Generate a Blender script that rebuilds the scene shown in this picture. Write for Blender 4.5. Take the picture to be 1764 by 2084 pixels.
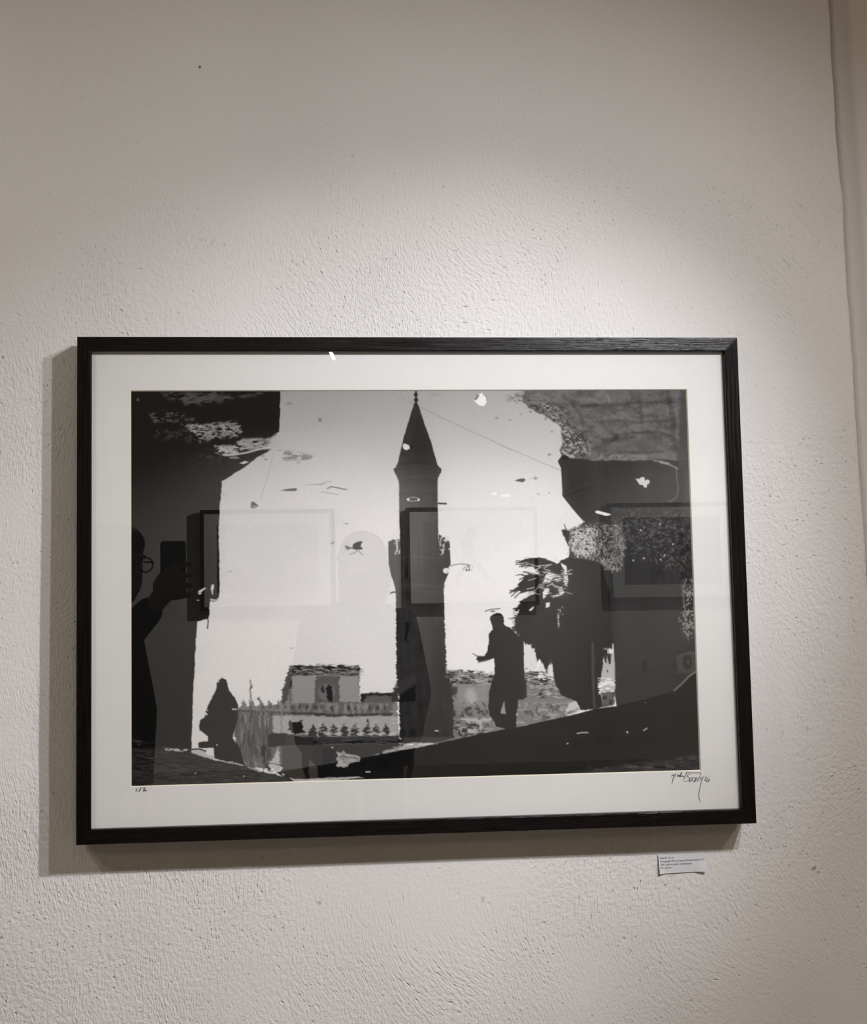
import bpy, bmesh, math, random
import numpy as np
from mathutils import Vector, Matrix

for o in list(bpy.data.objects): bpy.data.objects.remove(o, do_unlink=True)
SC = bpy.context.scene
COL = SC.collection
PI = math.pi

# ------------------------------------------------------------------ camera
# Solved from the picture frame's corners (0.94 m wide frame) and the phone's reflection.
W_PX, H_PX = 1764.0, 2084.0
F_PX, PPX, PPY = 2904.54, 649.12, 858.30
ROT = (-0.091206, -0.095157, -0.0087223)
TR = np.array([-0.333287, -0.117262, 1.966082])
TOP = 1.80            # height of the frame's upper edge
FD = 0.050            # front of the frame to the wall

def rodrigues(w):
    w = np.array(w); t = np.linalg.norm(w); k = w / t
    K = np.array([[0, -k[2], k[1]], [k[2], 0, -k[0]], [-k[1], k[0], 0]])
    return np.eye(3) + math.sin(t) * K + (1 - math.cos(t)) * K @ K
RM = rodrigues(ROT)
CF = -RM.T @ TR
def f2w(v): return Vector((v[0], v[2] - FD, TOP - v[1]))      # frame coords (x right, y down, z into wall) -> world
def d2w(v): return Vector((v[0], v[2], -v[1]))
CAM = f2w(CF)
def at(px, py, depth):
    """pixel -> frame coords on the plane 'depth' metres behind the frame's front"""
    d = RM.T @ np.array([(px - PPX) / F_PX, (py - PPY) / F_PX, 1.0])
    return CF + d * (depth - CF[2]) / d[2]
def atw(px, py, y):
    """pixel -> world point on the plane of world depth y"""
    return f2w(at(px, py, y + FD))
def to_px(X):
    Y = X @ RM.T + TR
    return Y[..., 0] / Y[..., 2] * F_PX + PPX, Y[..., 1] / Y[..., 2] * F_PX + PPY

cd = bpy.data.cameras.new('camera'); cam = bpy.data.objects.new('camera', cd); COL.objects.link(cam)
r_, u_, b_ = d2w(RM[0]), -d2w(RM[1]), -d2w(RM[2])
cam.matrix_world = Matrix(((r_.x, u_.x, b_.x, CAM.x), (r_.y, u_.y, b_.y, CAM.y), (r_.z, u_.z, b_.z, CAM.z), (0, 0, 0, 1)))
cd.sensor_fit = 'VERTICAL'; cd.sensor_height = 36.0; cd.sensor_width = 36.0 * W_PX / H_PX
cd.lens = F_PX / H_PX * 36.0
cd.shift_x = (W_PX / 2 - PPX) / H_PX
cd.shift_y = (PPY - H_PX / 2) / H_PX
cd.clip_start = 0.001
SC.camera = cam

# ------------------------------------------------------------------ world, exposure, lamps
wd = bpy.data.worlds.new('world'); SC.world = wd; wd.use_nodes = True
wd.node_tree.nodes['Background'].inputs[0].default_value = (0.02, 0.019, 0.017, 1)
vs = SC.view_settings
vs.view_transform = 'Standard'; vs.look = 'None'; vs.gamma = 1.0; vs.use_curve_mapping = False
vs.exposure = 0.0
SC.cycles.max_bounces = 7; SC.cycles.diffuse_bounces = 3; SC.cycles.glossy_bounces = 4
ROOM = dict(x0=-3.0, x1=5.4, y0=-8.14, z1=3.25)
YB = ROOM['y0']
# position, target, watts, cone degrees, blend, colour
SPOTS = [
    ('A', (1.23, -1.57, TOP + 0.75), (0.34, 0.0, TOP - 0.62), 44.0, 77, 0.81, (1.0, 0.995, 1.02)),
    ('B', (1.46, -1.40, TOP + 0.67), (0.39, 0.0, TOP - 0.47), 120.0, 43, 1.0, (1.0, 1.0, 1.05)),
    ('C', (2.55, YB + 1.60, TOP + 1.05), (0.66, YB, TOP - 0.82), 440.0, 54, 0.8, (1.0, 0.96, 0.92)),
    ('D', (2.95, YB + 1.60, TOP + 1.05), (2.10, YB, TOP - 0.62), 155.0, 54, 0.8, (1.0, 0.96, 0.92)),
    ('E', (4.25, YB + 1.60, TOP + 1.05), (3.70, YB, TOP - 0.62), 160.0, 54, 0.8, (1.0, 0.96, 0.90)),
    ('F', (-0.95, -1.50, TOP + 0.75), (-0.95, 0.0, TOP + 0.10), 19.0, 110, 1.0, (1.0, 0.97, 0.95)),
]
FILL_LAMPS = [((-1.9, -2.2), 11.5), ((2.5, -2.0), 18.0), ((0.7, -4.4), 11.0)]  # unseen ceiling lamps, added to give the room its warm ambient fill
WARM = (1.0, 0.78, 0.56)

# ------------------------------------------------------------------ helpers
def mesh_obj(name, verts, faces, mat=None, parent=None, smooth=False):
    me = bpy.data.meshes.new(name); me.from_pydata([tuple(v) for v in verts], [], faces); me.update()
    o = bpy.data.objects.new(name, me); COL.objects.link(o)
    for m in (mat if isinstance(mat, (list, tuple)) else [mat]):
        if m: me.materials.append(m)
    if parent: o.parent = parent
    if smooth:
        for p in me.polygons: p.use_smooth = True
    return o
def bm_obj(name, bm, mat=None, parent=None, smooth=False):
    me = bpy.data.meshes.new(name); bm.to_mesh(me); bm.free()
    o = bpy.data.objects.new(name, me); COL.objects.link(o)
    for m in (mat if isinstance(mat, (list, tuple)) else [mat]):
        if m: me.materials.append(m)
    if parent: o.parent = parent
    if smooth:
        for p in me.polygons: p.use_smooth = True
    return o
def empty(name, loc, label=None, cat=None, group=None, rz=0.0):
    o = bpy.data.objects.new(name, None); COL.objects.link(o); o.location = loc; o.rotation_euler = (0, 0, rz)
    o.empty_display_size = 0.05
    if label: o['label'] = label
    if cat: o['category'] = cat
    if group: o['group'] = group
    return o
def tag(o, label, cat, group=None):
    o['label'] = label; o['category'] = cat
    if group: o['group'] = group
    return o
def struct(o, label=None):
    o['kind'] = 'structure'
    if label: o['label'] = label
    return o
def add_box(bm, lo, hi, bevel=0.0):
    c = [(a + b) / 2 for a, b in zip(lo, hi)]; s = [b - a for a, b in zip(lo, hi)]
    r = bmesh.ops.create_cube(bm, size=1.0, matrix=Matrix.Translation(c) @ Matrix.Diagonal((*s, 1)))
    if bevel:
        es = list({e for v in r['verts'] for e in v.link_edges})
        bmesh.ops.bevel(bm, geom=es, offset=bevel, segments=2, profile=0.5, affect='EDGES')
def frame_mat(a, b):
    z = (Vector(b) - Vector(a)); L = z.length; q = z.to_track_quat('Z', 'Y')
    return Matrix.Translation((Vector(a) + Vector(b)) / 2) @ q.to_matrix().to_4x4(), L
def add_cyl(bm, a, b, r0, r1=None, seg=24, caps=True):
    m, L = frame_mat(a, b)
    bmesh.ops.create_cone(bm, cap_ends=caps, segments=seg, radius1=r0, radius2=r0 if r1 is None else r1, depth=L, matrix=m)
def add_ell(bm, c, r, rot=None, sub=3):
    m = Matrix.Translation(c) @ (rot.to_4x4() if rot else Matrix.Identity(4)) @ Matrix.Diagonal((*r, 1))
    bmesh.ops.create_icosphere(bm, subdivisions=sub, radius=1.0, matrix=m)
def add_cap(bm, a, b, r0, r1, seg=16):
    add_cyl(bm, a, b, r0, r1, seg); add_ell(bm, a, (r0,) * 3, sub=2); add_ell(bm, b, (r1,) * 3, sub=2)

class NT:
    def __init__(s, name):
        s.m = bpy.data.materials.new(name); s.m.use_nodes = True; s.t = s.m.node_tree; s.n = s.t.nodes
        s.b = s.n['Principled BSDF']; s.out = s.n['Material Output']
    def new(s, typ, **kw):
        n = s.n.new(typ)
        for k, v in kw.items(): setattr(n, k, v)
        return n
    def link(s, a, b): s.t.links.new(a, b)
    def val(s, sock, v):
        if hasattr(v, 'is_output') or isinstance(v, bpy.types.NodeSocket): s.link(v, sock)
        else: sock.default_value = v
    def math(s, op, a, b=0.0, c=None, clamp=False):
        n = s.new('ShaderNodeMath', operation=op); n.use_clamp = clamp
        s.val(n.inputs[0], a); s.val(n.inputs[1], b)
        if c is not None: s.val(n.inputs[2], c)
        return n.outputs[0]
    def vmath(s, op, a, b):
        n = s.new('ShaderNodeVectorMath', operation=op); s.val(n.inputs[0], a); s.val(n.inputs[1], b)
        return n.outputs[0]
    def noise(s, vec, scale, detail=2.0, rough=0.5, col=False):
        n = s.new('ShaderNodeTexNoise'); s.link(vec, n.inputs['Vector'])
        n.inputs['Scale'].default_value = scale; n.inputs['Detail'].default_value = detail; n.inputs['Roughness'].default_value = rough
        return n.outputs['Color' if col else 'Fac']
    def ramp(s, v, a, b, lo=0.0, hi=1.0):
        n = s.new('ShaderNodeMapRange'); n.interpolation_type = 'SMOOTHSTEP'
        s.val(n.inputs['Value'], v); n.inputs['From Min'].default_value = a; n.inputs['From Max'].default_value = b
        n.inputs['To Min'].default_value = lo; n.inputs['To Max'].default_value = hi
        return n.outputs[0]
    def mix(s, fac, a, b):
        n = s.new('ShaderNodeMix', data_type='RGBA'); s.val(n.inputs[0], fac)
        s.val(n.inputs[6], a); s.val(n.inputs[7], b)
        return n.outputs[2]
    def pos(s):
        return s.new('ShaderNodeNewGeometry').outputs['Position']
    def obj(s):
        return s.new('ShaderNodeTexCoord').outputs['Object']
    def mapping(s, v, scale=(1, 1, 1), rot=(0, 0, 0), loc=(0, 0, 0)):
        n = s.new('ShaderNodeMapping'); s.link(v, n.inputs[0])
        n.inputs['Scale'].default_value = scale; n.inputs['Rotation'].default_value = rot; n.inputs['Location'].default_value = loc
        return n.outputs[0]
    def bump(s, h, strength=1.0, dist=0.001, normal=None):
        n = s.new('ShaderNodeBump'); s.val(n.inputs['Height'], h)
        n.inputs['Strength'].default_value = strength; n.inputs['Distance'].default_value = dist
        if normal is not None: s.link(normal, n.inputs['Normal'])
        return n.outputs[0]
    def base(s, c, rough=0.5, spec=0.5, metal=0.0):
        s.val(s.b.inputs['Base Color'], (*c, 1) if isinstance(c, tuple) and len(c) == 3 else c)
        s.b.inputs['Roughness'].default_value = rough; s.b.inputs['Specular IOR Level'].default_value = spec
        s.b.inputs['Metallic'].default_value = metal
        return s
    def normal(s, n): s.link(n, s.b.inputs['Normal'])
def simple(name, c, rough=0.5, spec=0.5, metal=0.0, grain=0.08, gscale=120.0):
    t = NT(name); p = t.obj(); n = t.noise(p, gscale, 3)
    k = t.ramp(n, 0.3, 0.7, 1 - grain, 1 + grain)
    col = t.mix(k, (0, 0, 0, 1), (*c, 1)); t.n[-1].clamp_factor = False
    t.base(col, rough, spec, metal); return t.m
def emitter(name, c, strength):
    t = NT(name); e = t.new('ShaderNodeEmission'); e.inputs[0].default_value = (*c, 1); e.inputs[1].default_value = strength
    t.link(e.outputs[0], t.out.inputs[0]); return t.m

# ------------------------------------------------------------------ materials
def plaster(name, marks=(), amount=1.0, col=(0.80, 0.79, 0.78)):
    t = NT(name); P = t.pos()
    # strokes of the trowel and brush: stretched noise whose direction wanders
    def sep(col):
        n = t.new('ShaderNodeSeparateColor'); t.link(col, n.inputs[0]); return n.outputs
    w1 = t.noise(P, 2.6, 1, 0.5, col=True); w2 = t.noise(P, 13.0, 0, 0.5, col=True)
    Q = t.vmath('ADD', P, t.vmath('MULTIPLY', t.vmath('SUBTRACT', w1, (0.5, 0.5, 0.5)), (0.30, 0.0, 0.30)))
    Q = t.vmath('ADD', Q, t.vmath('MULTIPLY', t.vmath('SUBTRACT', w2, (0.5, 0.5, 0.5)), (0.026, 0.0, 0.026)))
    sA = t.noise(t.mapping(Q, (330, 60, 95)), 1.0, 1, 0.55)
    sC = t.noise(t.mapping(Q, (330, 60, 110), rot=(0, 0.75, 0)), 1.0, 1, 0.55)
    mk = sep(t.noise(t.mapping(P, loc=(2, 0, 5)), 4.0, 1, 0.55, col=True))
    def lerp(a, b, k): return t.math('ADD', a, t.math('MULTIPLY', t.math('SUBTRACT', b, a), k))
    st = lerp(sA, sC, t.ramp(mk[0], 0.42, 0.58))
    lump = t.noise(P, 175, 2, 0.6)
    v = t.new('ShaderNodeTexVoronoi'); t.link(t.mapping(Q, (1, 1, 0.75)), v.inputs['Vector']); v.inputs['Scale'].default_value = 165.0
    pit = t.math('MULTIPLY', t.ramp(v.outputs['Distance'], 0.10, 0.30, 1.0, 0.0), t.ramp(sep(v.outputs['Color'])[0], 0.76, 0.88))
    sepp = t.new('ShaderNodeSeparateXYZ'); t.link(P, sepp.inputs[0])
    low = t.ramp(sepp.outputs[2], TOP + 0.10, TOP + 0.42, 1.0, 0.45)      # weaker relief higher up imitates the more diffuse light there
    strength = t.math('MULTIPLY', t.ramp(mk[1], 0.34, 0.64, 0.42, 1.0), low)
    h = t.math('ADD', t.math('MULTIPLY', st, 0.75), t.math('MULTIPLY', lump, 0.75))
    h = t.math('SUBTRACT', h, t.math('MULTIPLY', pit, 0.50))
    h = t.math('MULTIPLY', h, strength)
    h = t.math('ADD', h, t.math('MULTIPLY', mk[2], 2.2))
    t.normal(t.bump(h, 1.0, 0.0022 * amount))
    tint = t.ramp(mk[2], 0.3, 0.7)
    c = t.mix(tint, (*[k * 0.97 for k in col], 1), (*col, 1))
    jag = t.math('SUBTRACT', t.noise(P, 190, 2), 0.5) if marks else None
    for (x, z, r, cc, k) in marks:
        d = t.vmath('SUBTRACT', P, (x, 0, z))
        d = t.vmath('MULTIPLY', d, (1, 0, 1))
        ln = t.new('ShaderNodeVectorMath', operation='LENGTH'); t.link(d, ln.inputs[0])
        e = t.math('ADD', ln.outputs['Value'], t.math('MULTIPLY', jag, r * 3.4))
        c = t.mix(t.ramp(e, r * 0.5, r * 1.1, k, 0.0), c, (*cc, 1))
    t.base(c, 0.85, 0.25)
    return t.m

def mk_of(px, py): v = atw(px, py, 0.0); return v.x, v.z
MARKS = []
for (px, py, rp, cc, k) in ((1656, 1766, 5.0, (0.30, 0.26, 0.16), 0.8), (1664, 1775, 3.0, (0.34, 0.30, 0.20), 0.7),
                            (650, 1838, 4.5, (0.33, 0.32, 0.31), 0.6), (982, 1829, 6.0, (0.42, 0.41, 0.40), 0.55),
                            (407, 136, 2.6, (0.05, 0.045, 0.04), 0.95), (717, 318, 3.0, (0.55, 0.42, 0.27), 0.6),
                            (437, 488, 3.0, (0.55, 0.45, 0.33), 0.55), (3, 1908, 3.5, (0.25, 0.22, 0.18), 0.7),
                            (903, 380, 2.2, (0.35, 0.33, 0.30), 0.6), (6, 727, 2.6, (0.25, 0.23, 0.2), 0.7),
                            (1078, 545, 2.0, (0.55, 0.42, 0.28), 0.6)):
    x, z = mk_of(px, py); MARKS.append((x, z, rp / 1430.0, cc, k))
M = {}
M['plaster'] = plaster('plaster_wall', MARKS)
def plaster_plain(name, col, amt):
    t = NT(name); P = t.pos(); n = t.noise(P, 60, 3, 0.6)
    t.base(t.mix(t.ramp(t.noise(P, 1.7, 2), 0.3, 0.7), (*[k * 0.97 for k in col], 1), (*col, 1)), 0.85, 0.25)
    t.normal(t.bump(n, 1.0, 0.002 * amt)); return t.m
M['plaster_plain'] = plaster_plain('plaster_room', (0.80, 0.78, 0.755), 1.0)
M['jamb'] = plaster_plain('plaster_jamb', (0.76, 0.735, 0.71), 0.6)
M['ceiling'] = simple('ceiling_paint', (0.72, 0.70, 0.67), 0.9, 0.2, grain=0.03, gscale=9)
def floor_mat():
    t = NT('floor_stone'); p = t.pos(); n = t.noise(p, 6, 5, 0.6)
    t.base(t.mix(t.ramp(n, 0.3, 0.7), (0.27, 0.25, 0.215, 1), (0.38, 0.35, 0.30, 1)), 0.45, 0.4)
    t.normal(t.bump(t.noise(p, 40, 3), 0.3, 0.001)); return t.m
M['floor'] = floor_mat()
def black_wood(name, axis):
    t = NT(name); p = t.obj()
    sc = (20, 640, 640) if axis == 'x' else (640, 640, 20)
    g = t.noise(t.mapping(p, sc), 1.0, 3, 0.6); g2 = t.noise(p, 90, 2)
    t.base(t.mix(t.ramp(g, 0.35, 0.7), (0.003, 0.002, 0.0022, 1), (0.006, 0.004, 0.0045, 1)), 0.30, 0.25)
    t.val(t.b.inputs['Roughness'], t.ramp(t.noise(t.mapping(p, [k * 0.5 for k in sc]), 1.0, 2), 0.3, 0.7, 0.20, 0.34))
    t.normal(t.bump(t.math('ADD', g, t.math('MULTIPLY', g2, 0.5)), 1.0 if axis == 'x' else 0.15, 0.0005)); return t.m
M['wood_x'] = black_wood('black_wood_grain_across', 'x'); M['wood_z'] = black_wood('black_wood_grain_upright', 'z')
def card_mat(name, c, rough=0.8):
    t = NT(name); p = t.obj()
    t.base(t.mix(t.ramp(t.noise(p, 35, 3), 0.3, 0.7), (*[k * 0.985 for k in c], 1), (*c, 1)), rough, 0.2)
    t.normal(t.bump(t.noise(p, 900, 2), 0.25, 0.0002)); return t.m
M['mat'] = card_mat('mat_board', (0.80, 0.795, 0.785)); M['core'] = card_mat('mat_core', (0.86, 0.80, 0.66))
M['backing'] = card_mat('backing_board', (0.30, 0.22, 0.14))
M['paper'] = card_mat('label_paper', (0.74, 0.74, 0.78))
M['pencil'] = simple('pencil_graphite', (0.13, 0.13, 0.13), 0.6)
M['ink'] = simple('printed_ink', (0.09, 0.085, 0.09), 0.7)
def print_mat():
    t = NT('photographic_print'); a = t.new('ShaderNodeVertexColor'); a.layer_name = 'tone'
    t.base(a.outputs[0], 0.7, 0.04); return t.m
M['print'] = print_mat()
def glass_mats():
    # picture glass 2 mm thick: both surfaces' reflection on the front face, clear behind
    t = NT('picture_glass'); t.n.remove(t.b)
    # Schlick's Fresnel, the same from either side of the pane
    ge = t.new('ShaderNodeNewGeometry'); dp = t.new('ShaderNodeVectorMath', operation='DOT_PRODUCT')
    t.link(ge.outputs['Normal'], dp.inputs[0]); t.link(ge.outputs['Incoming'], dp.inputs[1])
    x = t.math('SUBTRACT', 1.0, t.math('ABSOLUTE', dp.outputs['Value']), clamp=True)
    k = t.math('ADD', 0.072, t.math('MULTIPLY', t.math('POWER', x, 5.0), 0.9), clamp=True)
    tr = t.new('ShaderNodeBsdfTransparent'); tr.inputs[0].default_value = (0.985, 0.99, 0.985, 1)
    gl = t.new('ShaderNodeBsdfGlossy'); gl.inputs['Roughness'].default_value = 0.0; gl.inputs[0].default_value = (1, 1, 1, 1)
    mx = t.new('ShaderNodeMixShader'); t.link(k, mx.inputs[0]); t.link(tr.outputs[0], mx.inputs[1]); t.link(gl.outputs[0], mx.inputs[2])
    t.link(mx.outputs[0], t.out.inputs[0])
    u = NT('picture_glass_inside'); u.n.remove(u.b); tr = u.new('ShaderNodeBsdfTransparent'); tr.inputs[0].default_value = (1, 1, 1, 1)
    u.link(tr.outputs[0], u.out.inputs[0])
    return [t.m, u.m]
M['glass'] = glass_mats()
M['black_metal'] = simple('lamp_black_metal', (0.02, 0.02, 0.02), 0.4, 0.5, 0.3)
M['white_metal'] = simple('lamp_white_enamel', (0.75, 0.74, 0.72), 0.35)
M['lens'] = emitter('lamp_lens_lit', (1.0, 0.95, 0.88), 5.0)
M['tube'] = emitter('tube_lamp_lit', (1.0, 0.97, 0.92), 25.0)
M['globe'] = emitter('added_fill_lamp_glass', WARM, 2.5)
for k in ('lens', 'globe'): M[k].cycles.emission_sampling = 'NONE'    # the lamp inside does the lighting
M['skin'] = simple('skin', (0.19, 0.105, 0.075), 0.55, grain=0.05)
M['hair'] = simple('dark_hair', (0.012, 0.010, 0.009), 0.5, grain=0.3, gscale=300)
M['dark_cloth'] = simple('dark_knit_cloth', (0.012, 0.012, 0.013), 0.9, 0.2, grain=0.2, gscale=400)
M['black_cloth'] = simple('black_cloth', (0.008, 0.008, 0.009), 0.9, 0.2, grain=0.2, gscale=400)
M['trousers'] = simple('dark_trouser_cloth', (0.016, 0.017, 0.022), 0.9, 0.2, grain=0.2, gscale=400)
M['scarf'] = simple('added_scarf_cotton', (0.74, 0.72, 0.68), 0.9, 0.2)
M['shoe'] = simple('black_leather', (0.012, 0.011, 0.010), 0.4)
M['phone'] = simple('phone_black_shell', (0.004, 0.004, 0.0045), 0.35, 0.4)
M['phone_glass'] = simple('phone_lens_glass', (0.002, 0.002, 0.003), 0.08)
M['specs'] = simple('black_acetate', (0.006, 0.006, 0.006), 0.3)

# ------------------------------------------------------------------ the room
rng = np.random.default_rng(5)
def value_noise(x, y, seed):
    r = np.random.default_rng(seed); T = r.random((256, 256)).astype(np.float32)
    xi = np.floor(x).astype(int); yi = np.floor(y).astype(int)
    fx = (x - xi); fy = (y - yi); fx = fx * fx * (3 - 2 * fx); fy = fy * fy * (3 - 2 * fy)
    a = T[xi & 255, yi & 255]; b = T[(xi + 1) & 255, yi & 255]; c = T[xi & 255, (yi + 1) & 255]; d = T[(xi + 1) & 255, (yi + 1) & 255]
    return (a * (1 - fx) + b * fx) * (1 - fy) + (c * (1 - fx) + d * fx) * fy
def fbm(x, y, seed, oct=3, gain=0.5):
    s = 0; a = 1.0; n = 0
    for i in range(oct):
        s = s + a * value_noise(x * 2 ** i + 31.7 * i, y * 2 ** i + 17.3 * i, seed + i); n += a; a *= gain
    return s / n

def edge_x(z):            # the wall's right-hand end, slightly out of true and ragged
    z = np.asarray(z, float)
    return 1.137 + (TOP - z) * 0.020 + (fbm(z * 7.0, z * 0 + 3.3, 91, 3) - 0.5) * 0.013
def build_wall_back():
    zs = np.arange(0, ROOM['z1'] + 0.001, 0.025)
    xs = list(np.arange(ROOM['x0'], 1.0, 0.025)) + [0.0] * 9
    nx = len(xs); V = []; k0 = nx - 9
    prof = [(-0.10, 0), (-0.07, 0), (-0.045, 0), (-0.025, 0), (-0.012, 0.0), (-0.005, 0.0008), (-0.001, 0.0035), (0.0005, 0.009), (0.0005, 0.05)]
    for z in zs:
        e = float(edge_x(z))
        for i in range(nx):
            if i < k0: x, y = xs[i], 0.0
            else: x, y = e + prof[i - k0][0], prof[i - k0][1]
            y += (float(fbm(np.float64(x * 3.1 + 40), np.float64(z * 3.1 + 9), 11, 3)) - 0.5) * 0.006
            V.append((x, y, z))
    F = [(j * nx + i, j * nx + i + 1, (j + 1) * nx + i + 1, (j + 1) * nx + i) for j in range(len(zs) - 1) for i in range(nx - 1)]
    return struct(mesh_obj('wall_back', V, F, M['plaster'], smooth=True), 'off-white hand-plastered gallery wall behind the framed picture')
build_wall_back()
def build_jamb():
    prof = [(0.0022, 0.05), (0.0025, 0.018), (0.0045, 0.0125), (0.010, 0.009), (0.018, 0.0055), (0.023, 0.001), (0.028, -0.0025), (0.034, -0.003), (0.040, -0.001), (0.05, 0.0008), (0.07, 0.0), (0.12, 0.0), (0.20, 0.0), (0.21, 0.004), (0.212, 0.05)]
    zs = np.arange(0, ROOM['z1'] + 0.001, 0.03); n = len(prof); V = []
    for z in zs:
        e = float(edge_x(z)) * 0.5 + 0.5 * (1.137 + (TOP - z) * 0.02) + 0.002
        for k, (dx, dy) in enumerate(prof):
            w = (float(fbm(np.float64(dx * 20 + 5), np.float64(z * 5), 57, 2)) - 0.5) * 0.006
            V.append((e + dx + w * (0.6 if k < 10 else 0), dy, z))
    F = [(j * n + i, j * n + i + 1, (j + 1) * n + i + 1, (j + 1) * n + i) for j in range(len(zs) - 1) for i in range(n - 1)]
    return struct(mesh_obj('trim_1', V, F, M['jamb'], smooth=True), 'worn plaster jamb with a rounded bead at the end of the wall')
build_jamb()
x0, x1, z1 = ROOM['x0'], ROOM['x1'], ROOM['z1']
def slab(name, lo, hi, mat):
    bm = bmesh.new(); add_box(bm, lo, hi); return struct(bm_obj(name, bm, mat))
slab('wall_back_end', (1.335, 0.004, 0), (x1, 0.12, z1), M['plaster_plain'])
slab('wall_back_core', (x0, 0.05, 0), (1.335, 0.12, z1), M['plaster_plain'])
slab('wall_left', (x0 - 0.12, YB, 0), (x0, 0.12, z1), M['plaster_plain'])
slab('wall_right', (x1, YB, 0), (x1 + 0.12, 0.12, z1), M['plaster_plain'])
slab('wall_front', (x0 - 0.12, YB - 0.12, 0), (x1 + 0.12, YB, z1), M['plaster_plain'])
slab('floor', (x0 - 0.12, YB - 0.12, -0.1), (x1 + 0.12, 0.12, 0), M['floor'])
slab('ceiling', (x0 - 0.12, YB - 0.12, z1), (x1 + 0.12, 0.12, z1 + 0.1), M['ceiling'])

# ------------------------------------------------------------------ the print: tones of the photograph, laid on a fine grid
class Print:
    """a greyscale print rastered on a grid; X, Y are the positions used for drawing"""
    def __init__(s, X, Y):
        s.X0, s.Y0 = X, Y; s.X, s.Y = X, Y; s.img = np.zeros_like(X)
        s.rc = None
    def warp(s, dx, dy): s.X = s.X0 + dx; s.Y = s.Y0 + dy
    def box(s, x0, y0, x1, y1):
        lo = np.minimum(s.X0[0], s.X0[-1]) - 9; hi = np.maximum(s.X0[0], s.X0[-1]) + 9; j = np.where((np.maximum(lo, hi) >= x0) & (np.minimum(lo, hi) <= x1))[0]
        lo = np.minimum(s.Y0[:, 0], s.Y0[:, -1]) - 9; hi = np.maximum(s.Y0[:, 0], s.Y0[:, -1]) + 9; i = np.where((hi >= y0) & (lo <= y1))[0]
        if not len(i) or not len(j): return None
        return slice(i[0], i[-1] + 1), slice(j[0], j[-1] + 1)
    def put(s, sl, a, v):
        if callable(v): v = v(s.X0[sl], s.Y0[sl])
        s.img[sl] = s.img[sl] * (1 - a) + v * a
    def poly_alpha(s, pts, soft=1.0, rough=None):
        p = np.array(pts, float); pad = 4 + soft * 2 + (rough[0] * 2 if rough else 0)
        sl = s.box(p[:, 0].min() - pad, p[:, 1].min() - pad, p[:, 0].max() + pad, p[:, 1].max() + pad)
        if sl is None: return None, None
        x = s.X[sl]; y = s.Y[sl]
        if rough:
            amp, sx, sy, sd = rough
            x = x + (fbm(x / sx, y / sy, sd, 3) - 0.5) * 2 * amp; y = y + (fbm(x / sx + 50, y / sy + 20, sd + 7, 3) - 0.5) * 2 * amp
        d2 = np.full(x.shape, 1e12); ins = np.zeros(x.shape, bool); n = len(p)
        for i in range(n):
            ax, ay = p[i]; bx, by = p[(i + 1) % n]; ex, ey = bx - ax, by - ay; L = ex * ex + ey * ey + 1e-9
            t = np.clip(((x - ax) * ex + (y - ay) * ey) / L, 0, 1)
            d2 = np.minimum(d2, (x - ax - t * ex) ** 2 + (y - ay - t * ey) ** 2)
            if ay != by:
                c = ((ay > y) != (by > y)) & (x < ax + (y - ay) * ex / (by - ay)); ins ^= c
        d = np.sqrt(d2) * np.where(ins, 1, -1)
        return sl, np.clip(d / (2 * soft) + 0.5, 0, 1)
    def poly(s, pts, v, soft=1.0, rough=None, alpha=1.0):
        sl, a = s.poly_alpha(pts, soft, rough)
        if sl: s.put(sl, a * alpha, v)
    def ell(s, cx, cy, rx, ry, v, soft=1.0, alpha=1.0, rot=0.0, rough=None):
        pts = []
        for k in range(20):
            a = 2 * PI * k / 20; u, w = rx * math.cos(a), ry * math.sin(a)
            pts.append((cx + u * math.cos(rot) - w * math.sin(rot), cy + u * math.sin(rot) + w * math.cos(rot)))
        s.poly(pts, v, soft, rough, alpha)
    def line(s, pts, w, v, alpha=1.0, soft=0.8):
        p = np.array(pts, float); pad = w + 3
        sl = s.box(p[:, 0].min() - pad, p[:, 1].min() - pad, p[:, 0].max() + pad, p[:, 1].max() + pad)
        if sl is None: return
        x = s.X[sl]; y = s.Y[sl]; d2 = np.full(x.shape, 1e12)
        for i in range(len(p) - 1):
            ax, ay = p[i]; bx, by = p[i + 1]; ex, ey = bx - ax, by - ay; L = ex * ex + ey * ey + 1e-9
            t = np.clip(((x - ax) * ex + (y - ay) * ey) / L, 0, 1)
            d2 = np.minimum(d2, (x - ax - t * ex) ** 2 + (y - ay - t * ey) ** 2)
        s.put(sl, np.clip((w / 2 - np.sqrt(d2)) / (2 * soft) + 0.5, 0, 1) * alpha, v)
    def strokes(s, pts, n, ln, w, tones, ang, seed, alpha=0.85, curve=0.0, soft=0.7):
        """n short dabs scattered inside a polygon"""
        r = random.Random(seed); xs = [p[0] for p in pts]; ys = [p[1] for p in pts]; k = 0; tries = 0
        while k < n and tries < n * 12:
            tries += 1; x = r.uniform(min(xs), max(xs)); y = r.uniform(min(ys), max(ys)); ins = False
            for i in range(len(pts)):
                ax, ay = pts[i]; bx, by = pts[i - 1]
                if (ay > y) != (by > y) and x < ax + (y - ay) * (bx - ax) / (by - ay): ins = not ins
            if not ins: continue
            k += 1; a = math.radians(r.uniform(*ang)); L = r.uniform(*ln); c_ = r.uniform(-curve, curve) * L; dx, dy = math.cos(a) * L, math.sin(a) * L
            s.line([(x, y), (x + dx / 2 - dy / L * c_, y + dy / 2 + dx / L * c_), (x + dx, y + dy)], r.uniform(*w), r.uniform(*tones), alpha, soft)
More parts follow.
